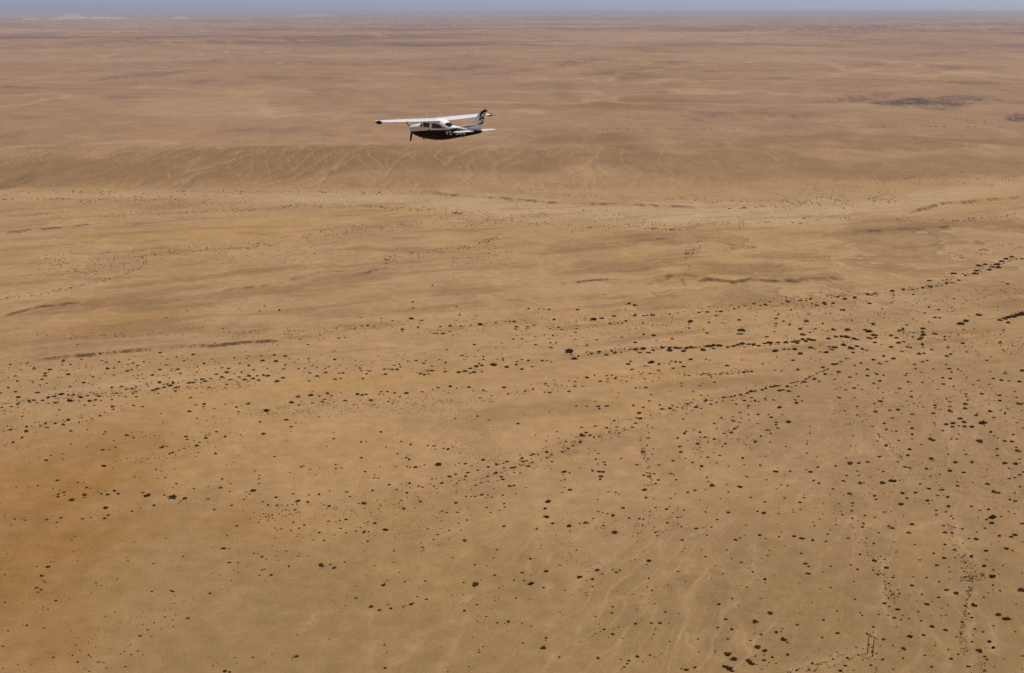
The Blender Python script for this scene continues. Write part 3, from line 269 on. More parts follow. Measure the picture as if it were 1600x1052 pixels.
    fs1 = msfbm(x, y, d, 1, 55, 70, 66, 4, .6); c = mixc(c, 'rock', farm * .34 * sstep(.12, .40, fs1)); c = mixc(c, 'pale', farm * .36 * sstep(.14, .42, -fs1))
    # gullies
    c = mixc(c, 'brown', hill * .35); c = mixc(c, 'gully', hill * gul * (.14 + .36 * big)); c = mixc(c, 'brown', hill * .35 * sstep(.1, .5, fbm(ux / 40., uy / 260., 48, 3)))
    mid2 = sstep(300, 285, py) * sstep(215, 235, py) * (1 - hill)
    c = mixc(c, 'gully', mid2 * .5 * gul * sstep(.1, .4, fbm(x / 200., y / 300., 71, 2)))
    # mid plain: thin drifts, sheet-wash streaks
    st = fbm((x + .35 * y) / 150., (y - .35 * x) / 34., 73, 4, .55); midm = sstep(620, 520, py) * sstep(300, 330, py)
    c = mixc(c, 'brown', midm * .46 * sstep(.10, .36, st)); c = mixc(c, 'pale', midm * .36 * sstep(.10, .36, -st))
    T = fbm((x + .4 * y) / 210., (y - .2 * x) / 240., 75, 5, .55); pm = sstep(500, 470, py) * sstep(335, 350, py) * (.35 + .65 * sstep(-.1, .25, fbm(x / 500., y / 600., 76, 2)))
    c = mixc(c, 'brown', pm * (.34 * sstep(.06, .085, T) + .25 * sstep(.24, .26, T))); c = mixc(c, 'gully', pm * .5 * sstep(.02, .055, T) * (1 - sstep(.06, .075, T)))
    c = mixc(c, 'bank', pm * .38 * sstep(.055, .07, T) * (1 - sstep(.08, .10, T)) * sstep(0, .3, perlin(x / 60., y / 160., 78)))
    edge = sstep(.90, .99, 1 - np.abs(st - .05) * 4.0)
    c = mixc(c, 'gully', midm * .28 * edge)
    c = mixc(c, 'plain', .66 * sstep(700, 960, py + 60 * e1) * (1 - .6 * sstep(400, 0, px)))  # near ground painted darker towards the frame bottom, imitating lens vignetting
    # near plain: braided pale runnels
    run = np.zeros_like(h)
    for i, pts in enumerate(RUNNELS):
        pa = np.array(pts); m = (px > pa[:, 0].min() - 16) & (px < pa[:, 0].max() + 16) & (py > pa[:, 1].min() - 16) & (py < pa[:, 1].max() + 16)
        if not m.any(): continue
        gx, gy = ground_xy(pa[:, 0], pa[:, 1])
        dist, _ = seg_dist(x[m] + 5.5 * wob[m] + 1.8 * perlin(x[m] / 8., y[m] / 9., 81), y[m] + 8 * wob[m] + 3 * perlin(x[m] / 9., y[m] / 12., 83), list(zip(gx, gy)))
        wd = 1.0 + .9 * (perlin(x[m] / 30., y[m] / 40., 85 + i) + .3)
        run[m] = np.maximum(run[m], ((1 - sstep(.2 * wd, 1.5 * wd, dist)) * .36 + .20 * (1 - sstep(1.5, 8., dist))) * (.65 + .5 * sstep(-.3, .3, perlin(x[m] / 16., y[m] / 22., 86))))
    nearm = sstep(560, 680, py) * sstep(480, 900, px + .5 * (py - 700))
    fx, fy = ground_xy(1440., 500.); qx_ = x - fx + 15 * fbm(x / 75., y / 75., 87, 3); qy_ = fy - y + 15 * fbm(x / 75., y / 75., 88, 3)
    fr = np.hypot(qx_, qy_); ft = np.arctan2(qx_, np.maximum(qy_, 1)) 
    br = 1 - np.abs(perlin(ft * 30. + 40, fr / 330., 89)) * 2.5; br2 = 1 - np.abs(perlin(ft * 74. + 90, fr / 200., 90)) * 2.5
    brm = .25 + .75 * sstep(-.35, .25, fbm(x / 130., y / 200., 91, 2))
    run = np.maximum(run, nearm * brm * (.55 * sstep(.80, .99, br) + .42 * sstep(.84, .99, br2)))
    c = mixc(c, 'gully', .58 * run)
    c = mixc(c, 'brown', nearm * .28 * sstep(.1, .45, fbm(x / 45., y / 90., 93, 4)) * (1 - run))
    c = mixc(c, 'bank', .88 * bankface_shade)  # dark rock tone on bank faces, also painting in their undercut shade
    # rocky mottling
    mo = msfbm(x, y, d, 1, 14, 22, 95, 3, .6)
    c = c * (1 + .10 * mo + .05 * e2)[:, None]
    return h - .35 * run * nearm, c

# ------------------------------------------------------------------ ground sheet (fine where the frame looks, out to the horizon)
rows = np.concatenate([np.arange(24.0, 120, 1.0), np.arange(120, 300, 1.5), np.arange(300, 570, 1.05), np.arange(570, 1090, 2.1)])
rad = ALT / np.tan(PITCH - np.arctan((526 - rows) / FPX))
rad = np.concatenate([rad, np.linspace(rad[-1] * .93, 40, 16)])
az = np.concatenate([np.radians(np.arange(-33, 33.001, .074)), np.radians(np.linspace(33, 327, 46)[1:-1])])
RR, AA = np.meshgrid(rad, az, indexing='ij')
gx = (RR * np.sin(AA)).ravel(); gy = (RR * np.cos(AA)).ravel()
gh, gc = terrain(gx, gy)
nr, na = RR.shape
i, j = np.meshgrid(np.arange(nr - 1), np.arange(na), indexing='ij'); jn = (j + 1) % na
quads = np.stack([i * na + j, i * na + jn, (i + 1) * na + jn, (i + 1) * na + j], -1).reshape(-1, 4)
cen = nr * na
verts = np.concatenate([np.stack([gx, gy, gh], -1), [[0, 0, 0.0]]])
me = bpy.data.meshes.new("ground")
ntri = na
me.vertices.add(len(verts)); me.vertices.foreach_set("co", verts.ravel().astype(np.float32))
jj = np.arange(na); tris = np.stack([(nr - 1) * na + jj, (nr - 1) * na + (jj + 1) % na, np.full(na, cen)], -1)
loops = np.concatenate([quads.ravel(), tris.ravel()]).astype(np.int32)
me.loops.add(len(loops)); me.loops.foreach_set("vertex_index", loops)
starts = np.concatenate([np.arange(len(quads)) * 4, len(quads) * 4 + np.arange(na) * 3]).astype(np.int32)
me.polygons.add(len(starts)); me.polygons.foreach_set("loop_start", starts)
me.polygons.foreach_set("use_smooth", np.ones(len(starts), bool))
me.update(calc_edges=True); me.validate()
att = me.attributes.new("soil", 'FLOAT_COLOR', 'POINT')
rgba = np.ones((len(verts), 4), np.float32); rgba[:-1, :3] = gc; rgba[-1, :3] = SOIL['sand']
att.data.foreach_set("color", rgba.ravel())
ground = bpy.data.objects.new("ground", me); COL.objects.link(ground); tag(ground, kind="structure")
m, t, b = mat_new("desert_soil")
at = nd(t, "ShaderNodeAttribute", attribute_name="soil"); tc = nd(t, "ShaderNodeTexCoord")
def noise(scale, detail, rough=.6):
    n = nd(t, "ShaderNodeTexNoise"); n.inputs["Scale"].default_value = scale; n.inputs["Detail"].default_value = detail; n.inputs["Roughness"].default_value = rough
    t.links.new(tc.outputs["Object"], n.inputs["Vector"]); return n
n1 = noise(.09, 6, .62); n2 = noise(.9, 4, .7); n3 = noise(.012, 5, .6)
col = at.outputs["Color"]
for n, lo, hi in ((n1, .86, 1.14), (n2, .78, 1.22), (n3, .90, 1.10)):
    mr = nd(t, "ShaderNodeMapRange"); mr.inputs[1].default_value = .25; mr.inputs[2].default_value = .75; mr.inputs[3].default_value = lo; mr.inputs[4].default_value = hi
    mx = nd(t, "ShaderNodeMix", data_type='RGBA', blend_type='MULTIPLY'); mx.inputs[0].default_value = 1
    t.links.new(n.outputs["Fac"], mr.inputs[0]); t.links.new(col, mx.inputs[6]); t.links.new(mr.outputs[0], mx.inputs[7]); col = mx.outputs[2]
t.links.new(col, b.inputs["Base Color"]); b.inputs["Roughness"].default_value = .95; b.inputs["Specular IOR Level"].default_value = .1
bp = nd(t, "ShaderNodeBump"); bp.inputs["Strength"].default_value = .35; bp.inputs["Distance"].default_value = .5
t.links.new(n2.outputs["Fac"], bp.inputs["Height"]); t.links.new(bp.outputs[0], b.inputs["Normal"])
me.materials.append(m)

def ground_z(x, y):
    return terrain(np.atleast_1d(x), np.atleast_1d(y), False)

# ------------------------------------------------------------------ far hills on the horizon
hill_mat = simple_mat("pale_hill_rock", (.45, .34, .25), .95, .35, .0016, spec=.1)
def hill(name, px0, px1, dist, profile, depth, seed):
    """profile: list of (px, height m) along the ridge"""
    n, k = 90, 26
    X = np.linspace(px0, px1, n); hp = np.interp(X, [q[0] for q in profile], [q[1] for q in profile])
    wx = (X - 800) / FPX * dist
    vs_, fs_ = [], []
    for b_ in range(k):
        v = -1 + 2 * b_ / (k - 1)
        prof = max(0, 1 - abs(v)) ** 1.25
        yy = dist + v * depth + 0 * wx
        hh = hp * prof
        hh = hh * (1 + .5 * fbm(wx / 700., yy / 700., seed, 4)) - 3 + 0.12 * hp * prof * perlin(wx / 260., yy / 260., seed + 9)
        for q in range(n): vs_.append((wx[q], yy[q], max(hh[q], -6)))
    for b_ in range(k - 1):
        for q in range(n - 1):
            a = b_ * n + q; fs_.append((a, a + 1, a + n + 1, a + n))
    o = mesh_obj(name, vs_, fs_, hill_mat, smooth=True); tag(o, kind="structure"); return o
hill("hill", 98, 222, 46000, [(98, 0), (112, 60), (124, 150), (134, 225), (140, 235), (147, 185), (156, 120), (164, 70), (171, 115), (180, 90), (192, 105), (200, 65), (208, 95), (214, 45), (222, 0)], 1500, 5)
hill("hill", 284, 312, 50000, [(284, 0), (292, 70), (298, 125), (304, 80), (312, 0)], 700, 15)
hill("hill", 62, 92, 46000, [(62, 0), (72, 55), (80, 75), (92, 0)], 700, 25)
hill("hill", 465, 545, 72000, [(465, 0), (485, 90), (500, 120), (520, 90), (545, 0)], 1200, 35)
hill("hill", -40, 26, 44000, [(-40, 60), (-10, 120), (8, 95), (18, 60), (26, 0)], 1200, 45)

# ------------------------------------------------------------------ the aeroplane (high wing, flying away to the left, seen from its rear quarter)
white = simple_mat("white_paint", (.86, .86, .86), .28, .03, 1.3, coat=.4)
black = simple_mat("black_paint", (.006, .006, .009), .45, .2, 1.3, spec=.15)
glass = simple_mat("tinted_glazing", (.012, .013, .016), .06, .2, 1.0, coat=.2)
dark_metal = simple_mat("dark_metal", (.03, .026, .022), .45, .2, 4.0)
blade_mat = simple_mat("brown_black_blade", (.045, .030, .020), .5, .2, 4.0)
red_lens = simple_mat("red_lens", (.45, .03, .02), .2, .1, 4.0)
grey_metal = simple_mat("pale_metal", (.55, .55, .53), .4, .1, 4.0)

FS = np.array([ # s aft of spinner, half width, top, bottom, section exponent
 (.30,.34,.20,-.22,2.3),(.36,.44,.27,-.30,2.4),(.50,.50,.31,-.37,2.5),(.80,.54,.38,-.47,2.6),(1.2,.56,.44,-.57,2.7),(1.6,.58,.48,-.64,2.8),(1.75,.58,.54,-.66,2.8),
 (2.0,.58,.70,-.68,2.9),(2.25,.58,.83,-.70,3.0),(2.5,.58,.89,-.71,3.0),(3.0,.58,.91,-.72,3.0),(3.6,.56,.90,-.70,3.0),(4.0,.53,.82,-.67,2.9),(4.3,.50,.70,-.63,2.6),
 (4.7,.45,.54,-.57,2.4),(5.1,.40,.43,-.50,2.3),(5.6,.34,.40,-.41,2.3),(6.2,.27,.375,-.31,2.2),(6.9,.20,.355,-.19,2.2),(7.5,.14,.34,-.08,2.2),(7.9,.09,.32,.01,2.1),(8.1,.05,.28,.09,2.0)])
def fus(s):
    # smoothed profile: average of a few interpolations
    r = 0
    for dd in (-.12, -.06, 0, .06, .12):
        q = np.clip(s + dd * (1 if .8 < s < 8.0 else .2), .30, 8.1); r = r + np.array([np.interp(q, FS[:, 0], FS[:, k]) for k in range(1, 5)])
    return r / 5
def fus_y(s, z):
    hw, zt, zb, n = fus(s); zn = np.clip((z - (zt + zb) / 2) / ((zt - zb) / 2), -1, 1)
    return hw * max(0, 1 - abs(zn) ** n) ** (1 / n)
def fus_z(s, y):
    hw, zt, zb, n = fus(s); yn = min(1, abs(y) / hw)
    return (zt + zb) / 2 + (zt - zb) / 2 * (1 - yn ** n) ** (1 / n)
AX = 3.0
plane = bpy.data.objects.new("airplane", None); COL.objects.link(plane)
ya, pi_, ro = math.radians(135.06), math.radians(-1.33), math.radians(.6)
plane.matrix_world = Matrix.Translation((-5.83, 89.32, 291.22)) @ Matrix.Rotation(ya, 4, 'Z') @ Matrix.Rotation(-pi_, 4, 'Y') @ Matrix.Rotation(ro, 4, 'X')
tag(plane, "white and black high-wing propeller airplane flying over the desert plain", "airplane")

# livery: white above, black below a rising line
lm, t, b = mat_new("two_tone_livery")
tc = nd(t, "ShaderNodeTexCoord"); sx = nd(t, "ShaderNodeSeparateXYZ"); t.links.new(tc.outputs["Object"], sx.inputs[0])
mr = nd(t, "ShaderNodeMapRange"); mr.inputs[1].default_value = 3.0; mr.inputs[2].default_value = -5.4   # s = 0 .. 8.4
t.links.new(sx.outputs[0], mr.inputs[0])
fc = nd(t, "ShaderNodeFloatCurve"); cv = fc.mapping.curves[0]
LINE = [(0, -.19), (.6, -.16), (1.85, -.05), (2.86, .04), (4.35, .12), (5.2, .17), (5.6, .225), (6.4, .235), (7.2, .235), (8.4, .20)]
pts_ = [(s / 8.4, (z + .5)) for s, z in LINE]
cv.points[0].location = pts_[0]; cv.points[1].location = pts_[-1]
for q in pts_[1:-1]: cv.points.new(*q)
fc.mapping.update(); t.links.new(mr.outputs[0], fc.inputs["Value"])
sb = nd(t, "ShaderNodeMath", operation='SUBTRACT'); sb.inputs[1].default_value = .5; t.links.new(fc.outputs[0], sb.inputs[0])
lt = nd(t, "ShaderNodeMath", operation='LESS_THAN'); t.links.new(sx.outputs[2], lt.inputs[0]); t.links.new(sb.outputs[0], lt.inputs[1])
mx = nd(t, "ShaderNodeMix", data_type='RGBA'); mx.inputs[6].default_value = (.84, .84, .84, 1); mx.inputs[7].default_value = (.004, .004, .006, 1)
t.links.new(lt.outputs[0], mx.inputs[0]); t.links.new(mx.outputs[2], b.inputs["Base Color"]); b.inputs["Roughness"].default_value = .45; b.inputs["Specular IOR Level"].default_value = .10

V, Fc = [], []
SS = np.concatenate([np.linspace(.30, .8, 12), np.linspace(.85, 8.1, 88)]); NA = 56
for s in SS:
    hw, zt, zb, n = fus(s)
    for k in range(NA):
        a = 2 * math.pi * k / NA; ca, sa = math.cos(a), math.sin(a)
        V.append((AX - s, hw * math.copysign(abs(ca) ** (2 / n), ca), (zt + zb) / 2 + (zt - zb) / 2 * math.copysign(abs(sa) ** (2 / n), sa)))
for q in range(len(SS) - 1):
    for k in range(NA):
        Fc.append((q * NA + k, q * NA + (k + 1) % NA, (q + 1) * NA + (k + 1) % NA, (q + 1) * NA + k))
V.append((AX - .27, 0, 0)); V.append((AX - 8.16, 0, .19))
for k in range(NA):
    Fc.append((len(V) - 2, (k + 1) % NA, k)); Fc.append((len(V) - 1, (len(SS) - 1) * NA + k, (len(SS) - 1) * NA + (k + 1) % NA))
fuselage = mesh_obj("fuselage", V, Fc, lm, plane, True)

def grid_patch(name, fn, nu, nv, mat, parent, smooth=True):
    vs_ = [fn(i / nu, j / nv) for j in range(nv + 1) for i in range(nu + 1)]
    fs_ = [(j * (nu + 1) + i, j * (nu + 1) + i + 1, (j + 1) * (nu + 1) + i + 1, (j + 1) * (nu + 1) + i) for j in range(nv) for i in range(nu)]
    return mesh_obj(name, vs_, fs_, mat, parent, smooth)
def side_window(name, top, bot, side, frame=True):
    s0, s1 = top[0][0], top[-1][0]
    def fn(u, v):
        s = s0 + (s1 - s0) * u
        zt = np.interp(s, [q[0] for q in top], [q[1] for q in top]); zb = np.interp(s, [q[0] for q in bot], [q[1] for q in bot])
        z = zb + (zt - zb) * v
        return (AX - s, side * (fus_y(s, z) + .006), z)
    return grid_patch(name, fn, 18, 8, glass, fuselage)
for sgn in (1, -1):
    side_window("side_window", [(1.66, .42), (1.74, .50), (1.85, .53), (2.02, .55)], [(1.66, .40), (1.78, .29), (1.95, .25), (2.02, .25)], sgn)
    side_window("side_window", [(2.18, .56), (2.9, .58)], [(2.18, .24), (2.9, .22)], sgn)
    side_window("side_window", [(3.18, .57), (3.6, .56), (3.95, .50), (4.15, .41), (4.27, .30)], [(3.18, .20), (3.9, .21), (4.12, .24), (4.27, .27)], sgn)
grid_patch("windshield", lambda u, v: (AX - (1.64 + .06 * (2 * u - 1) ** 2 + (.60) * v), .50 * (2 * u - 1), fus_z(1.64 + .06 * (2 * u - 1) ** 2 + .60 * v, .50 * (2 * u - 1)) + .006), 16, 8, glass, fuselage)
grid_patch("rear_window", lambda u, v: (AX - (4.42 + .56 * v), (.36 - .05 * v) * (2 * u - 1), fus_z(4.42 + .56 * v, (.36 - .05 * v) * (2 * u - 1)) + .008), 12, 8, glass, fuselage)

def airfoil(n=14, th=.12, camber=.02):
    xs = .5 * (1 - np.cos(np.linspace(0, math.pi, n)))
    yt = 5 * th * (.2969 * np.sqrt(xs) - .126 * xs - .3516 * xs ** 2 + .2843 * xs ** 3 - .1036 * xs ** 4)
    yc = camber * 4 * xs * (1 - xs)
    up = list(zip(xs, yc + yt)); lo = list(zip(xs, yc - yt))
    return up[::-1] + lo[1:-1]
def loft(name, sections, mat, parent, cap=True):
    """sections: lists of points with equal count"""
    vs_, fs_ = [], []; n = len(sections[0])
    for sec in sections: vs_ += sec
    for q in range(len(sections) - 1):
        for k in range(n): fs_.append((q * n + k, q * n + (k + 1) % n, (q + 1) * n + (k + 1) % n, (q + 1) * n + k))
    if cap: fs_.append(tuple(range(n))[::-1]); fs_.append(tuple(range((len(sections) - 1) * n, len(sections) * n)))
    o = mesh_obj(name, vs_, fs_, mat, parent, True)
    return o
WZ, DIH = .80, math.tan(math.radians(1.6))
def wing_le(y): return np.interp(y, [0, 2.6, 5.35], [2.24, 2.26, 2.44])
def wing_te(y): return np.interp(y, [0, 2.6, 5.35], [3.96, 3.94, 3.56])
def wing_sec(y, sgn, x0=0.0, x1=1.0, lift=0.0):
    le, te = wing_le(y), wing_te(y); ch = te - le; tilt = math.radians(1.5)
    out = []
    for cx, cz in airfoil(14, .125):
        if x0 == 0 and x1 == 1: xx, zz = cx, cz
        else: xx, zz = x0 + (x1 - x0) * cx, None
        out.append((AX - (le + ch * xx), sgn * y, WZ + y * DIH + ch * cz + lift - ch * xx * math.sin(tilt)))
    return out
wing = loft("wing", [wing_sec(y, 1) for y in np.linspace(5.35, 0, 12)] + [wing_sec(y, -1) for y in np.linspace(.4, 5.35, 12)], white, plane)
def panel_on_wing(name, y0, y1, xa, xb, sgn):
    def fn(u, v):
        y = y0 + (y1 - y0) * u; le, te = wing_le(y), wing_te(y); ch = te - le; xx = xa + (xb - xa) * v
        th = .125; yt = 5 * th * (.2969 * math.sqrt(xx) - .126 * xx - .3516 * xx ** 2 + .2843 * xx ** 3 - .1036 * xx ** 4); yc = .02 * 4 * xx * (1 - xx)
        return (AX - (le + ch * xx), sgn * y, WZ + y * DIH + ch * (yc + yt) + .012 - ch * xx * math.sin(math.radians(1.5)))
    return grid_patch(name, fn, 10, 6, white, wing)
for sgn in (1, -1):
    panel_on_wing("flap", .75, 3.3, .72, .995, sgn); panel_on_wing("aileron", 3.36, 5.25, .74, .995, sgn)
    secs = []
    for q, (yy, k) in enumerate([(5.35, 1.0), (5.42, .96), (5.50, .84), (5.56, .66), (5.60, .40)]):
        sec = wing_sec(5.35, sgn); cx = AX - np.interp(.42, [0, 1], [wing_le(5.35), wing_te(5.35)]); cz = WZ + 5.35 * DIH
        secs.append([(cx + (p[0] - cx) * (.55 + .45 * k), sgn * yy, cz + .01 + (p[2] - cz) * k - .05 * (1 - k)) for p in sec])
    tip = loft("wing_tip", secs, white, wing)
    # black lozenge on the tip fairing
    c0 = AX - 3.10; hwid, hh_ = .48, .13
    ring = [(c0 + hwid, 0), (c0 + .16, hh_), (c0 - .12, hh_ * 1.05), (c0 - hwid, 0), (c0 - .12, -hh_), (c0 + .16, -hh_)]
    lz = WZ + 5.35 * DIH - .05
    loz = [(a, sgn * 5.585, lz + z_) for a, z_ in ring] + [(a * .9 + c0 * .1, sgn * 5.63, lz + z_ * .85) for a, z_ in ring]
    mesh_obj("tip_marking", loz, [(0, 1, 7, 6), (1, 2, 8, 7), (2, 3, 9, 8), (3, 4, 10, 9), (4, 5, 11, 10), (5, 0, 6, 11), (6, 7, 8, 9, 10, 11), (5, 4, 3, 2, 1, 0)], black, tip)
# tailplane and elevators
TZ = .17
def stab_sec(y, sgn, a, b_):
    le = np.interp(y, [0, 1.9, 1.98], [6.72, 7.02, 7.14]); te = np.interp(y, [0, 1.9, 1.98], [7.88, 7.74, 7.60]); ch = te - le
    out = []
    for cx, cz in airfoil(10, .09, 0):
        xx = a + (b_ - a) * cx; out.append((AX - (le + ch * xx), sgn * y, TZ + ch * cz * (1.0 if a == 0 else .62) ))
    return out
for sgn in (1, -1):
    ys = [.05, .5, 1.0, 1.5, 1.9, 1.98]
    st_ = loft("tailplane", [stab_sec(y, sgn, 0, .62) for y in ys], white, plane); loft("elevator", [stab_sec(y, sgn, .63, 1.0) for y in ys[1:]], white, st_)
# fin and rudder
def fin_le(z): return np.interp(z, [.2, .40, .50, .62, 1.72, 1.77], [5.2, 5.55, 6.35, 6.92, 8.10, 8.20])
def fin_te(z): return np.interp(z, [.2, .38, .72, 1.06, 1.43, 1.69, 1.77], [8.03, 8.09, 8.28, 8.41, 8.60, 8.76, 8.74])
def fin_hinge(z): return np.interp(z, [.2, 1.77], [7.62, 8.46])
def fin_half(s, z):
    le, te = fin_le(z), fin_te(z); u = np.clip((s - le) / (te - le), 0, 1); T = np.interp(z, [.2, 1.77], [.075, .045])
    return T * min(1, 3.2 * math.sqrt(u + 1e-6)) * (1 - u) ** .6 * 1.15 + .004
def blade_sec(z, a, b_, n=10):
    xs = [a + (b_ - a) * .5 * (1 - math.cos(math.pi * q / n)) for q in range(n + 1)]
    return [(AX - s, fin_half(s, z), z) for s in xs] + [(AX - s, -fin_half(s, z), z) for s in xs[::-1]]
zs = [.25, .34, .40, .45, .5, .56, .62, .8, 1.0, 1.2, 1.4, 1.6, 1.7, 1.75, 1.77]
fin = loft("fin", [blade_sec(z, fin_le(z), fin_hinge(z) - .008) for z in zs], white, plane)
rudder = loft("rudder", [blade_sec(z, fin_hinge(z) + .008, fin_te(z)) for z in zs], white, plane)
def ribbon(name, pts, widths, fy, side, mat, parent, sub=6):
    """flat painted stroke laid on a surface: pts in (s, z)"""
    P = np.array(pts, float); n = len(P); tt = np.linspace(0, n - 1, (n - 1) * sub + 1)
    S = np.interp(tt, range(n), P[:, 0]); Z = np.interp(tt, range(n), P[:, 1]); W = np.interp(tt, range(n), widths)
    if n > 2:
        for _ in range(2): S[1:-1] = (S[:-2] + 2 * S[1:-1] + S[2:]) / 4; Z[1:-1] = (Z[:-2] + 2 * Z[1:-1] + Z[2:]) / 4
    dS = np.gradient(S); dZ = np.gradient(Z); L = np.hypot(dS, dZ) + 1e-9
    vs_, fs_ = [], []
    for k in range(len(S)):
        for e in (-.5, .5):
            s = S[k] - dZ[k] / L[k] * W[k] * e; z = Z[k] + dS[k] / L[k] * W[k] * e
            vs_.append((AX - s, side * (fy(s, z) + .009), z))
    for k in range(len(S) - 1): fs_.append((2 * k, 2 * k + 1, 2 * k + 3, 2 * k + 2))
    return vs_, fs_
def strokes(name, list_, fy, side, mat, parent):
    vs_, fs_ = [], []
    for pts, wd in list_:
        a, f_ = ribbon(name, pts, wd if isinstance(wd, (list, tuple)) else [wd] * len(pts), fy, side, mat, parent)
        fs_ += [tuple(q + len(vs_) for q in ff) for ff in f_]; vs_ += a
    return mesh_obj(name, vs_, fs_, mat, parent)
EMB = [
 ([(8.74, 1.67), (8.54, 1.655), (8.36, 1.61), (8.18, 1.52), (8.05, 1.40), (8.0, 1.26), (7.97, 1.10), (7.90, .93)], [.05, .17, .18, .15, .13, .10, .09, .05]),
 ([(8.42, 1.45), (8.32, 1.47), (8.20, 1.44)], [.03, .06, .02]),
 ([(8.07, 1.30), (8.17, 1.28), (8.27, 1.21), (8.31, 1.12), (8.34, 1.02)], [.05, .08, .09, .09, .05]),
 ([(8.38, 1.25), (8.31, 1.19)], [.06, .05]), ([(7.98, 1.10), (8.10, 1.12), (8.22, 1.09), (8.31, 1.11)], [.06, .09, .09, .06]), ([(8.10, 1.12), (8.02, 1.02), (7.99, .93)], [.05, .07, .04]),
 ([(8.17, .97), (8.23, .87), (8.20, .78), (7.98, .71), (7.62, .64)], [.07, .12, .13, .09, .02])]
for sgn in (1, -1):
    strokes("fin_emblem", EMB, fin_half, sgn, black, fin)
    strokes("fin_stripe", [([(6.1, .385), (6.9, .475), (7.6, .545)], [.015, .06, .02])], lambda s, z: max(fin_half(s, z), fus_y(s, z)), sgn, black, fin)
    strokes("door_stripe", [([(2.75, .03), (2.95, .12), (3.05, .16)], [.06, .05, .02])], fus_y, sgn, black, fuselage)
    strokes("window_stripe", [([(4.3, .33), (4.42, .30), (4.42, .18)], [.04, .05, .05])], fus_y, sgn, black, fuselage)
    strokes("tail_stripe", [([(5.0, .17), (5.35, .25), (5.75, .30), (6.2, .33)], [.10, .08, .05, .02])], fus_y, sgn, black, fuselage)
# registration letters
GL = {'V': [[(0, 1), (.5, 0), (1, 1)]], '5': [[(1, 1), (.05, 1), (.05, .55), (.7, .58), (1, .4), (1, .15), (.7, 0), (0, 0)]], '-': [[(.15, .5), (.85, .5)]],
      'B': [[(0, 0), (0, 1), (.7, 1), (.95, .85), (.95, .65), (.7, .52), (0, .52)], [(.7, .52), (1, .38), (1, .15), (.7, 0), (0, 0)]],
      'O': [[(.3, 1), (.7, 1), (1, .75), (1, .25), (.7, 0), (.3, 0), (0, .25), (0, .75), (.3, 1)]]}
for sgn in (1, -1):
    lst = []; txt = "V5-BOO"
    for k, chh in enumerate(txt):
        s0 = 4.64 + k * .335 if sgn > 0 else 4.64 + (len(txt) - 1 - k) * .335
        for st_ in GL[chh]:
            lst.append(([((s0 + (u if sgn > 0 else 1 - u) * .215), -.215 + .058 * (s0 - 4.64) + v * .27) for u, v in st_], .05))
    strokes("registration_lettering", lst, fus_y, sgn, white, fuselage)
# propeller: spinner and three blades, at rest
vs_, fs_ = [], []; NR = 16
for q in range(9):
    u = q / 8; r_ = .16 * math.sqrt(max(0, 1 - (1 - u) ** 2)); 
    for k in range(NR): vs_.append((AX - (.0 + .30 * u), r_ * math.cos(2 * math.pi * k / NR), r_ * math.sin(2 * math.pi * k / NR)))
for q in range(8):
    for k in range(NR): fs_.append((q * NR + k, (q + 1) * NR + k, (q + 1) * NR + (k + 1) % NR, q * NR + (k + 1) % NR))
prop = empty("propeller", (0, 0, 0)); prop.parent = plane
mesh_obj("spinner", vs_, fs_, white, prop, True)
for k in range(3):
    ang = math.radians(-90 + 120 * k + 12); vs_, fs_ = [], []
    R_ = [.10, .2, .35, .5, .65, .8, .92, 1.0]; CH = [.07, .10, .15, .17, .17, .15, .12, .05]; TW = [55, 48, 38, 31, 26, 22, 20, 19]
    for r_, ch, tw in zip(R_, CH, TW):
        tw = math.radians(tw)
        for e, f_ in ((-.5, 0), (0, .10), (.5, 0), (0, -.10)):
            tx = ch * (e * math.cos(tw)) ; ax = ch * (e * math.sin(tw) + f_)
            vs_.append((AX - .18 + ax, r_ * math.cos(ang) - tx * math.sin(ang), r_ * math.sin(ang) + tx * math.cos(ang)))
    for q in range(7):
        for c_ in range(4): fs_.append((q * 4 + c_, q * 4 + (c_ + 1) % 4, (q + 1) * 4 + (c_ + 1) % 4, (q + 1) * 4 + c_))
    fs_ += [(0, 1, 2, 3), (28, 31, 30, 29)]
    mesh_obj("propeller_blade", vs_, fs_, blade_mat, prop)
def rod(name, a, b_, r0, r1, mat, parent, n=7):
    a = Vector(a); b_ = Vector(b_); z = (b_ - a).normalized(); x = z.orthogonal().normalized(); y = z.cross(x); vs_ = []
    for p_, r_ in ((a, r0), (b_, r1)):
        for k in range(n): vs_.append(tuple(p_ + (x * math.cos(2 * math.pi * k / n) + y * math.sin(2 * math.pi * k / n)) * r_))
    fs_ = [(k, (k + 1) % n, n + (k + 1) % n, n + k) for k in range(n)] + [tuple(range(n))[::-1], tuple(range(n, 2 * n))]
    return mesh_obj(name, vs_, fs_, mat, parent)
rod("antenna", (AX - 3.3, 1.25, .95), (AX - 3.55, 1.25, 1.42), .014, .006, white, plane); rod("antenna", (AX - 3.4, .0, .95), (AX - 3.65, 0, 1.40), .014, .006, white, plane)
rod("belly_antenna", (AX - 1.5, 0, -.6), (AX - 1.6, 0, -.86), .05, .03, dark_metal, plane); rod("belly_antenna", (AX - 6.1, 0, -.30), (AX - 6.2, 0, -.47), .03, .015, dark_metal, plane)
rod("belly_antenna", (AX - 2.9, 0, -.7), (AX - 3.0, 0, -.82), .03, .02, white, plane)
rod("pitot_tube", (AX - 2.55, 3.55, .83), (AX - 2.35, 3.55, .70), .03, .02, dark_metal, plane)
rod("beacon", (AX - 8.45, 0, 1.76), (AX - 8.46, 0, 1.87), .05, .03, red_lens, plane)
rod("tail_light", (AX - 8.13, 0, .2), (AX - 8.22, 0, .2), .04, .03, grey_metal, plane)
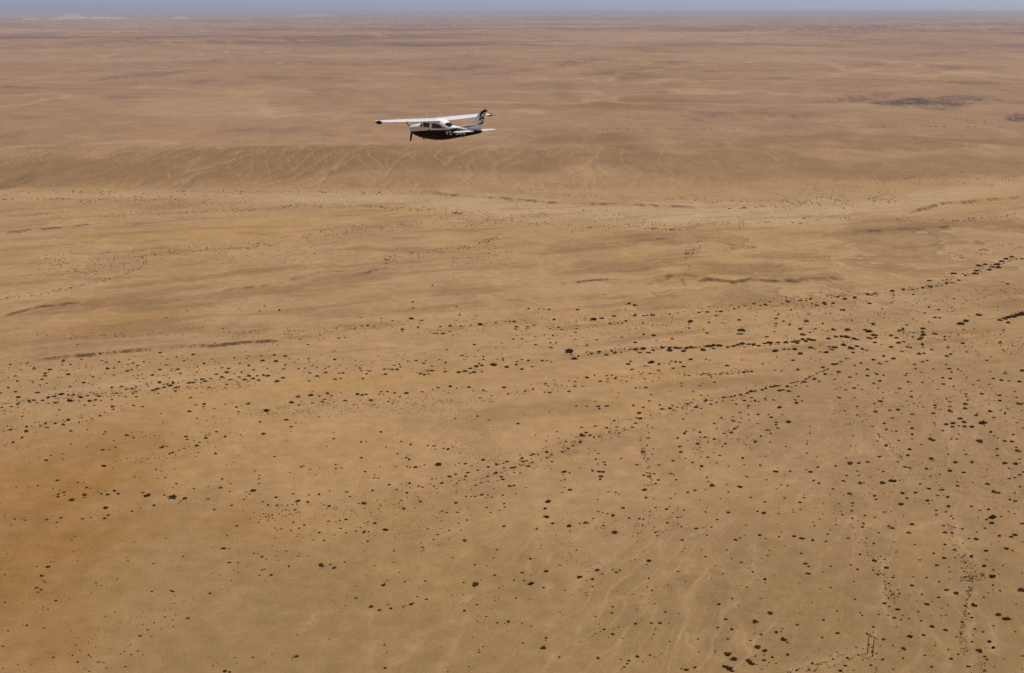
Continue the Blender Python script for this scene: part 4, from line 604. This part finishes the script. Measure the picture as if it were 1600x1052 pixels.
rod("static_wick", (AX - 3.5, -5.3, .93), (AX - 3.95, -5.45, .88), .02, .012, dark_metal, plane)

# ------------------------------------------------------------------ power-line pole pair
wood = simple_mat("dark_weathered_timber", (.045, .026, .012), .9, .3, 2.0); iron = simple_mat("dark_iron", (.025, .015, .008), .6, .2, 3.0); porc = simple_mat("brown_porcelain", (.06, .03, .02), .35, .2, 5.0)
ax_, ay_ = (float(q) for q in ground_xy(1355.4, 1019.6)); bx_, by_ = (float(q) for q in ground_xy(1363.4, 1024.6))
az_, bz_ = float(ground_z(ax_, ay_)[0]), float(ground_z(bx_, by_)[0])
pole = empty("power_pole", (ax_, ay_, az_)); tag(pole, "dark wooden H-frame power line pole standing on the sandy plain", "power pole")
HP = 10.4; dvec = Vector((bx_ - ax_, by_ - ay_, 0)); dl = dvec.length; dn = dvec / dl; pn = Vector((-dn.y, dn.x, 0))
rod("pole", (0, 0, -.6), (0, 0, HP), .23, .17, wood, pole, 10); rod("pole", tuple(dvec + Vector((0, 0, -.6 + bz_ - az_))), tuple(dvec + Vector((0, 0, HP))), .23, .17, wood, pole, 10)
ca = -dn * 1.6 + Vector((0, 0, HP + .02)); cb = dvec + dn * 2.2 + Vector((0, 0, HP + .02))
def beam(name, a, b_, w_, h_, mat, parent):
    a = Vector(a); b_ = Vector(b_); z = (b_ - a).normalized(); y = Vector((0, 0, 1)); x = z.cross(y).normalized(); y = x.cross(z)
    vs_ = [tuple(p_ + x * sx_ * w_ / 2 + y * sy_ * h_ / 2) for p_ in (a, b_) for sx_, sy_ in ((-1, -1), (1, -1), (1, 1), (-1, 1))]
    return mesh_obj(name, vs_, [(0, 1, 5, 4), (1, 2, 6, 5), (2, 3, 7, 6), (3, 0, 4, 7), (3, 2, 1, 0), (4, 5, 6, 7)], mat, parent)
arm = beam("crossarm", ca - pn * .2, cb - pn * .2, .20, .26, wood, pole)
for q in (-1.4, dl / 2, dl + 2.0):
    p_ = dn * q + Vector((0, 0, HP + .12)) - pn * .2; rod("insulator", p_, p_ + Vector((0, 0, .42)), .10, .05, porc, pole, 8)
# switch gear at the top of the near-left pole and half way down it
beam("switch_box", tuple(-dn * 1.5 + Vector((0, 0, HP - .28)) - pn * .45), tuple(-dn * .25 + Vector((0, 0, HP - .28)) - pn * .45), .55, .6, iron, pole)
hb = beam("handle_bracket", tuple(-pn * .3 - Vector((1, 0, 0)) * .85 + Vector((0, 0, 4.6))), tuple(-pn * .3 + Vector((1, 0, 0)) * .55 + Vector((0, 0, 4.6))), .12, .14, iron, pole)
beam("control_box", tuple(Vector((.05, -.35, 4.72))), tuple(Vector((.75, -.35, 4.72))), .45, .75, iron, pole)
rod("operating_rod", (-.05, -.3, .6), (-.05, -.3, HP - .6), .03, .03, iron, pole)
# ------------------------------------------------------------------ two desert trees
leaf_mat = simple_mat("dusty_dark_leaf", (.030, .020, .008), .85, .45, .7, spec=.2)
leaf_mat2 = simple_mat("dusty_olive_leaf", (.055, .038, .014), .85, .45, .7, spec=.2)
bark = simple_mat("grey_brown_bark", (.07, .05, .035), .9, .3, 2.0, spec=.2)
def leaf_cloud(rng, lobes, per, size):
    vs_, fs_ = [], []
    for (cx, cy, cz, rx, ry, rz) in lobes:
        for _ in range(per):
            d_ = rng.normal(size=3); d_ /= np.linalg.norm(d_); r_ = rng.uniform(.35, 1.05) ** .6
            c_ = np.array([cx + d_[0] * rx * r_, cy + d_[1] * ry * r_, cz + d_[2] * rz * r_])
            a = rng.normal(size=3); a /= np.linalg.norm(a); b_ = np.cross(a, rng.normal(size=3)); b_ /= np.linalg.norm(b_)
            s_ = size * rng.uniform(.6, 1.4); k = len(vs_)
            vs_ += [c_ - a * s_, c_ + b_ * s_ * .6, c_ + a * s_, c_ - b_ * s_ * .6]; fs_.append((k, k + 1, k + 2, k + 3))
    return vs_, fs_
def tube(vs_, fs_, pts, rads, n=6):
    base = len(vs_)
    for k, (p_, r_) in enumerate(zip(pts, rads)):
        p_ = Vector(p_); q_ = Vector(pts[min(k + 1, len(pts) - 1)]); o_ = Vector(pts[max(k - 1, 0)]); z = (q_ - o_).normalized(); x = z.orthogonal().normalized(); y = z.cross(x)
        for c_ in range(n): vs_.append(tuple(p_ + (x * math.cos(2 * math.pi * c_ / n) + y * math.sin(2 * math.pi * c_ / n)) * r_))
    for k in range(len(pts) - 1):
        for c_ in range(n): fs_.append((base + k * n + c_, base + k * n + (c_ + 1) % n, base + (k + 1) * n + (c_ + 1) % n, base + (k + 1) * n + c_))
def tree(name, px, py, label, lobes, limbs, mat, seed):
    x, y = (float(q) for q in ground_xy(px, py)); z = float(ground_z(x, y)[0]); r = empty(name, (x, y, z)); tag(r, label, "tree", "lone trees on the plain")
    vs_, fs_ = [], []; zs_ = 1.2 if name.startswith('acacia') else .92
    for pts, rads in limbs: tube(vs_, fs_, [(1.28 * p_[0], 1.28 * p_[1], zs_ * p_[2]) for p_ in pts], rads)
    mesh_obj("trunk", vs_, fs_, bark, r); a, f_ = leaf_cloud(np.random.default_rng(seed), [tuple((1.28, 1.28, zs_, 1.28, 1.28, zs_)[n_] * q for n_, q in enumerate(l_)) for l_ in lobes], 520, .24); mesh_obj("crown", a, f_, mat, r)
tree("acacia_tree", 1157.9, 522.2, "umbrella-shaped dark tree on a bare trunk beside the shrub line", 
     [(-1.9, 0, 2.9, 1.3, 1.5, .65), (-.6, .3, 3.4, 1.4, 1.6, .8), (.5, -.2, 3.7, 1.3, 1.5, .75), (1.9, .2, 2.7, 1.3, 1.5, .85), (1.2, -.6, 3.1, 1.1, 1.2, .6), (-.2, 1.2, 3.1, 1.5, 1.2, .6)],
     [([(0, 0, -.3), (.1, 0, .9), (0, .05, 1.7)], [.28, .22, .17]), ([(0, .05, 1.6), (-.8, .1, 2.4), (-1.7, 0, 3.0)], [.14, .1, .05]), ([(0, .05, 1.6), (.4, -.1, 2.7), (.5, -.2, 3.5)], [.14, .1, .05]), ([(0, .05, 1.6), (1, .1, 2.2), (1.9, .2, 2.7)], [.13, .09, .05])], leaf_mat, 5)
tree("thorn_tree", 889.4, 550.6, "low rounded olive-brown tree at the end of the shrub line",
     [(-1.6, 0, 1.7, 1.4, 1.7, 1.1), (0, .4, 2.4, 1.7, 1.8, 1.3), (1.5, -.2, 2.0, 1.6, 1.7, 1.2), (.6, -.9, 1.3, 1.7, 1.2, .9), (-.7, 1.0, 1.7, 1.6, 1.3, 1.0), (2.1, .4, 1.5, 1.0, 1.2, .8)],
     [([(0, 0, -.3), (.05, 0, .6), (0, .1, 1.2)], [.26, .2, .15]), ([(0, .1, 1.1), (-.9, .1, 1.7), (-1.6, 0, 2.1)], [.12, .08, .04]), ([(0, .1, 1.1), (.2, .2, 2.2), (.2, .3, 3.0)], [.12, .08, .04]), ([(0, .1, 1.1), (1, 0, 1.7), (1.7, 0, 2.2)], [.12, .08, .04])], leaf_mat2, 9)

# ------------------------------------------------------------------ shrubs
shrub_mats = [simple_mat("dark_shrub_twig", (.046, .023, .006), 1, .4, 1.6, spec=0), simple_mat("brown_shrub_twig", (.060, .034, .010), 1, .4, 1.6, spec=0), simple_mat("dry_shrub_twig", (.085, .055, .022), 1, .4, 1.6, spec=0)]
ICO = bmesh.new(); bmesh.ops.create_icosphere(ICO, subdivisions=1, radius=1); ICO_V = np.array([v.co[:] for v in ICO.verts]); ICO_F = np.array([[v.index for v in f.verts] for f in ICO.faces]); ICO.free()
def shrub_shape(seed, lobes, leaves):
    """unit shrub: about 1 wide, 1 deep, 1 high, several merged mounds with ragged leaf sprays"""
    rng = np.random.default_rng(seed); vs_, fs_ = [], []
    for k in range(lobes):
        a = rng.uniform(0, 6.283); r_ = 0 if k == 0 else rng.uniform(.14, .32); sz = rng.uniform(.15, .24) if lobes > 2 else rng.uniform(.3, .42)
        hh_ = rng.uniform(.5, 1.0)
        v = ICO_V * (1 + rng.uniform(-.28, .28, (len(ICO_V), 1))) * np.array([sz, sz, hh_ * .62]) + np.array([r_ * math.cos(a), r_ * math.sin(a), hh_ * .36])
        b_ = len(vs_); vs_ += list(v); fs_ += [tuple(b_ + q for q in f_) for f_ in ICO_F]
        for _ in range(leaves):
            d_ = rng.normal(size=3); d_ /= np.linalg.norm(d_); d_[2] = abs(d_[2]) * .9
            c_ = d_ * np.array([sz, sz, hh_ * .62]) * rng.uniform(.8, 1.35) + np.array([r_ * math.cos(a), r_ * math.sin(a), hh_ * .30])
            u_ = rng.normal(size=3); w_ = rng.normal(size=3); b_ = len(vs_); vs_ += [c_ + u_ * .03 * [1, 1, 2], c_ + w_ * .03 * [1, 1, 2], c_ + d_ * .12]; fs_.append((b_, b_ + 1, b_ + 2))
    return np.array(vs_), fs_
pts = []
for (ox, oy), sdat in SURVEY.items():
    q = np.array(sdat.split(), float).reshape(-1, 3); q[:, 0] = ox + q[:, 0] / 4; q[:, 1] = oy + q[:, 1] / 4; q[:, 2] /= 4; pts.append(q)
pts = np.concatenate(pts)
pts = pts[np.argsort(-pts[:, 2], kind='stable')]
# the same shrub read in two neighbouring blocks counts once
keep = []
for k, p_ in enumerate(pts):
    if all(abs(p_[0] - pts[q, 0]) > 2.2 or abs(p_[1] - pts[q, 1]) > 1.2 for q in keep[-1500:]): keep.append(k)
pts = pts[keep]
N_THING = 300
big, rest = pts[:N_THING], pts[N_THING:]
VARIANTS = []
for k in range(10):
    v, f_ = shrub_shape(100 + k, [5, 6, 7, 4, 5, 6, 8, 5, 4, 6][k], 22); me_ = bpy.data.meshes.new("shrub")
    me_.from_pydata([tuple(q) for q in v], [], f_); me_.update(); me_.materials.append(shrub_mats[[0, 0, 1, 0, 1, 0, 0, 2, 0, 1][k]]); VARIANTS.append(me_)
ZONES = [
 (1172, 1020, "in the clump left of the power pole"), (1285, 1035, "along the track to the power pole"), (1375, 990, "on sand just right of the power pole"),
 (1240, 845, "in the level row above the power pole"), (1250, 930, "on bare sand left of the power pole"), (1550, 1010, "in the plain's lower right corner"),
 (1545, 880, "in the scatter above the lower right corner"), (1460, 920, "between power pole and right edge"), (1390, 870, "by the pale runnel above the power pole"),
 (1500, 658, "in the tight group of long shrubs"), (1580, 660, "at the edge beside the long shrubs"), (1575, 492, "in the hedge-like row at the right edge"), (1510, 500, "just left of the hedge-like row"),
 (1440, 520, "in the stacked clump left of the hedge-like row"), (1365, 520, "where the long straight row ends"), (1240, 535, "in the row right of the umbrella tree"), (1130, 545, "in the row below the umbrella tree"),
 (1020, 548, "in the row between the two trees"), (900, 560, "close below the rounded tree"), (1565, 412, "in the slanting row near the upper right"), (1300, 475, "in the band right of the umbrella tree"), (1120, 490, "in the band above the umbrella tree"), (960, 490, "in the band above the rounded tree"),
 (1260, 548, "in the second row under the straight row"), (1290, 590, "on the slanting line's upper end"), (1380, 575, "on the plain right of the slanting line"), (1160, 625, "at the slanting line's middle"), (1020, 645, "at the slanting line's lower middle"), (890, 695, "at the slanting line's lower end"),
 (1390, 755, "in the right plain's biggest-shrub group"), (1320, 740, "left of the right plain's biggest shrub"), (1500, 750, "right of the right plain's biggest shrub"), (1230, 740, "on the plain left of the right-hand shrubs"), (1120, 750, "among short runnels right of bottom centre"),
 (940, 740, "in the small knot under the slanting line"), (960, 830, "on pale sand at bottom centre"), (920, 900, "among the pale braided runnels"), (980, 1000, "by the bottom edge among the runnels"), (740, 920, "in the open arc near bottom centre"), (580, 830, "in the patch left of bottom centre"), (500, 1030, "by the bottom edge left of centre"),
 (740, 725, "in the mid-plain drift left of the knot"), (740, 580, "in the row left of the rounded tree"), (610, 580, "at the far left of the rounded tree's row"), (560, 618, "in the short row over tiny shrubs"), (430, 590, "at the left band's right end"), (270, 600, "in the middle of the left band"), (80, 625, "at the left band's left end"), (200, 575, "in the scatter above the left band"),
 (350, 690, "on tan sand under the left band"), (120, 790, "on orange sand at the left edge"), (370, 800, "on orange sand left of centre"), (60, 930, "on orange sand at the lower left"), (260, 1000, "on orange sand by the bottom edge"), (380, 870, "on sand where orange meets tan"), (620, 700, "on smooth tan sand left of centre"),
]
zx = np.array([z_[0] for z_ in ZONES], float); zy = np.array([z_[1] for z_ in ZONES], float)
zone = np.argmin(((big[:, 0, None] - zx) / 1.0) ** 2 + ((big[:, 1, None] - zy) * 2.0) ** 2, 1)
labels = {}
for zi in set(zone.tolist()):
    ids = [k for k in range(len(big)) if zone[k] == zi]; ph = ZONES[zi][2]; free = list(ids)
    def give(k, words):
        if k in free: labels[k] = words + " " + ph; free.remove(k)
    if len(ids) == 1: give(ids[0], "the one large dark shrub"); continue
    order = sorted(ids, key=lambda k: big[k, 0])
    give(max(ids, key=lambda k: big[k, 2]), "broadest dark shrub"); give(order[0], "leftmost large dark shrub"); give(order[-1], "rightmost large dark shrub")
    ORD = "first second third fourth fifth sixth seventh eighth ninth tenth eleventh twelfth".split()
    for k in list(free):
        r_ = order.index(k); l_ = len(order) - 1 - r_
        if r_ <= l_ and r_ < 12: give(k, ORD[r_] + " large shrub from the left")
        elif l_ < 12: give(k, ORD[l_] + " large shrub from the right")
        else: give(k, "inner large dark shrub")
bx, by = ground_xy(big[:, 0], big[:, 1]); bz = terrain(bx, by, False); bw = big[:, 2] * np.sqrt(bx ** 2 + by ** 2 + ALT ** 2) / FPX
for k in range(len(big)):
    o = bpy.data.objects.new("shrub", VARIANTS[k % 10]); COL.objects.link(o)
    w_ = bw[k] * (1.17 + .25 * float(sstep(650, 850, big[k, 1]))); dp = random.uniform(.45, .85) if big[k, 1] < 620 else random.uniform(.55, .95)
    o.location = (bx[k], by[k], bz[k] - .04); o.rotation_euler = (0, 0, random.uniform(-.25, .25) + (math.pi if random.random() < .5 else 0))
    o.scale = (w_, w_ * dp, min(2.6, w_ * random.uniform(.22, .34)))
    tag(o, labels[k], "shrub", "shrubs " + ZONES[zone[k]][2])

# the rest: thousands of small shrubs, one mass
sv, sf = [], []
SMALL = [shrub_shape(300 + k, 2 if k % 2 else 3, 5) for k in range(12)]
sx_, sy_, sw_ = [rest[:, 0]], [rest[:, 1]], [rest[:, 2]]
for P_, hw_, cnt, s0, s1 in DRIFTS:
    P_ = np.array(P_, float); L = np.concatenate([[0], np.cumsum(np.hypot(*(P_[1:] - P_[:-1]).T))])
    n_ = int(cnt * 2.2); tt = RNG.uniform(0, L[-1], n_); qx = np.interp(tt, L, P_[:, 0]); qy = np.interp(tt, L, P_[:, 1]) + RNG.normal(0, .55, n_) * hw_
    gx_, gy_ = ground_xy(qx, qy); keepm = (perlin(qx / 26. + 3, qy / 9., 201) + .5 * perlin(qx / 8., qy / 3., 203) + RNG.uniform(-.45, .45, n_)) > -.02
    qx, qy = qx[keepm][:cnt], qy[keepm][:cnt]; sx_.append(qx); sy_.append(qy); sw_.append(s0 + (s1 - s0) * RNG.uniform(0, 1, len(qx)) ** 2.2)
# thin background scatter over the near plain
n_ = 11000; qx = RNG.uniform(-60, 1660, n_); qy = RNG.uniform(470, 1075, n_)
dens = .10 + .26 * sstep(900, 1350, qx) + .10 * sstep(700, 500, qy) + .28 * np.clip(perlin(qx / 60., qy / 26., 211), 0, 1)
keepm = RNG.uniform(0, 1, n_) < dens; qx, qy = qx[keepm], qy[keepm]; sx_.append(qx); sy_.append(qy); sw_.append(1.0 * RNG.uniform(0, 1, len(qx)) ** 2.5)
sx_ = np.concatenate(sx_); sy_ = np.concatenate(sy_); sw_ = np.concatenate(sw_)
wx_, wy_ = ground_xy(sx_, sy_); wz_ = terrain(wx_, wy_, False); sw_ = sw_ * (1 + .3 * sstep(500, 420, sy_)); ww_ = (sw_ * 1.22 + .85) * np.sqrt(wx_ ** 2 + wy_ ** 2 + ALT ** 2) / FPX
VV, FF, MI, off = [], [], [], 0
for k in range(len(wx_)):
    v, f_ = SMALL[k % 12]; a = RNG.uniform(0, 6.283); ca_, sa_ = math.cos(a), math.sin(a); w_ = max(ww_[k], .35)
    asp = RNG.uniform(.55, 1.0); lx = v[:, 0] * ca_ - v[:, 1] * sa_; ly = v[:, 0] * sa_ + v[:, 1] * ca_
    VV.append(np.stack([wx_[k] + lx * w_, wy_[k] + ly * w_ * asp, wz_[k] - .03 + v[:, 2] * min(2.2, w_ * RNG.uniform(.24, .42))], -1))
    FF.append(np.array(f_) + off); off += len(v); MI.append(np.full(len(f_), RNG.choice([0, 0, 0, 1, 1, 2])))
VV = np.concatenate(VV); FF = np.concatenate(FF); MI = np.concatenate(MI)
me = bpy.data.meshes.new("desert_scrub"); me.vertices.add(len(VV)); me.vertices.foreach_set("co", VV.ravel().astype(np.float32))
me.loops.add(FF.size); me.loops.foreach_set("vertex_index", FF.ravel().astype(np.int32)); me.polygons.add(len(FF)); me.polygons.foreach_set("loop_start", (np.arange(len(FF)) * 3).astype(np.int32))
for mm in shrub_mats: me.materials.append(mm)
me.polygons.foreach_set("material_index", MI.astype(np.int32)); me.update(calc_edges=True)
scrub = bpy.data.objects.new("desert_scrub", me); COL.objects.link(scrub); tag(scrub, "thousands of tiny dark shrubs dotted over the desert plain", "scrub", kind="stuff")
print("shrubs", len(big), len(wx_), "tris", len(FF), "ground", len(verts))

# ------------------------------------------------------------------ dry haze over the whole plain
HZ = 105000.0; zlo, zhi = float(min(gh.min(), -8.0)) - 1.0, max(318.0, 3.0 + max(v.co.z for o in COL.objects if o.name.startswith('hill') for v in o.data.vertices))
print('haze', zlo, zhi)
hv = [(x, y, z) for z in (zlo, zhi) for x, y in ((-HZ, -HZ), (HZ, -HZ), (HZ, HZ), (-HZ, HZ))]
haze = mesh_obj("haze", hv, [(3, 2, 1, 0), (4, 5, 6, 7), (0, 1, 5, 4), (1, 2, 6, 5), (2, 3, 7, 6), (3, 0, 4, 7)], None)
hm = bpy.data.materials.new("dry_haze"); hm.use_nodes = True; t = hm.node_tree; t.nodes.clear()
pv = t.nodes.new("ShaderNodeVolumePrincipled"); pv.inputs["Color"].default_value = (.58, .62, .78, 1); pv.inputs["Density"].default_value = 2.2e-5; pv.inputs["Anisotropy"].default_value = 0.0
out = t.nodes.new("ShaderNodeOutputMaterial"); t.links.new(pv.outputs[0], out.inputs["Volume"])
haze.data.materials.append(hm); tag(haze, kind="stuff")
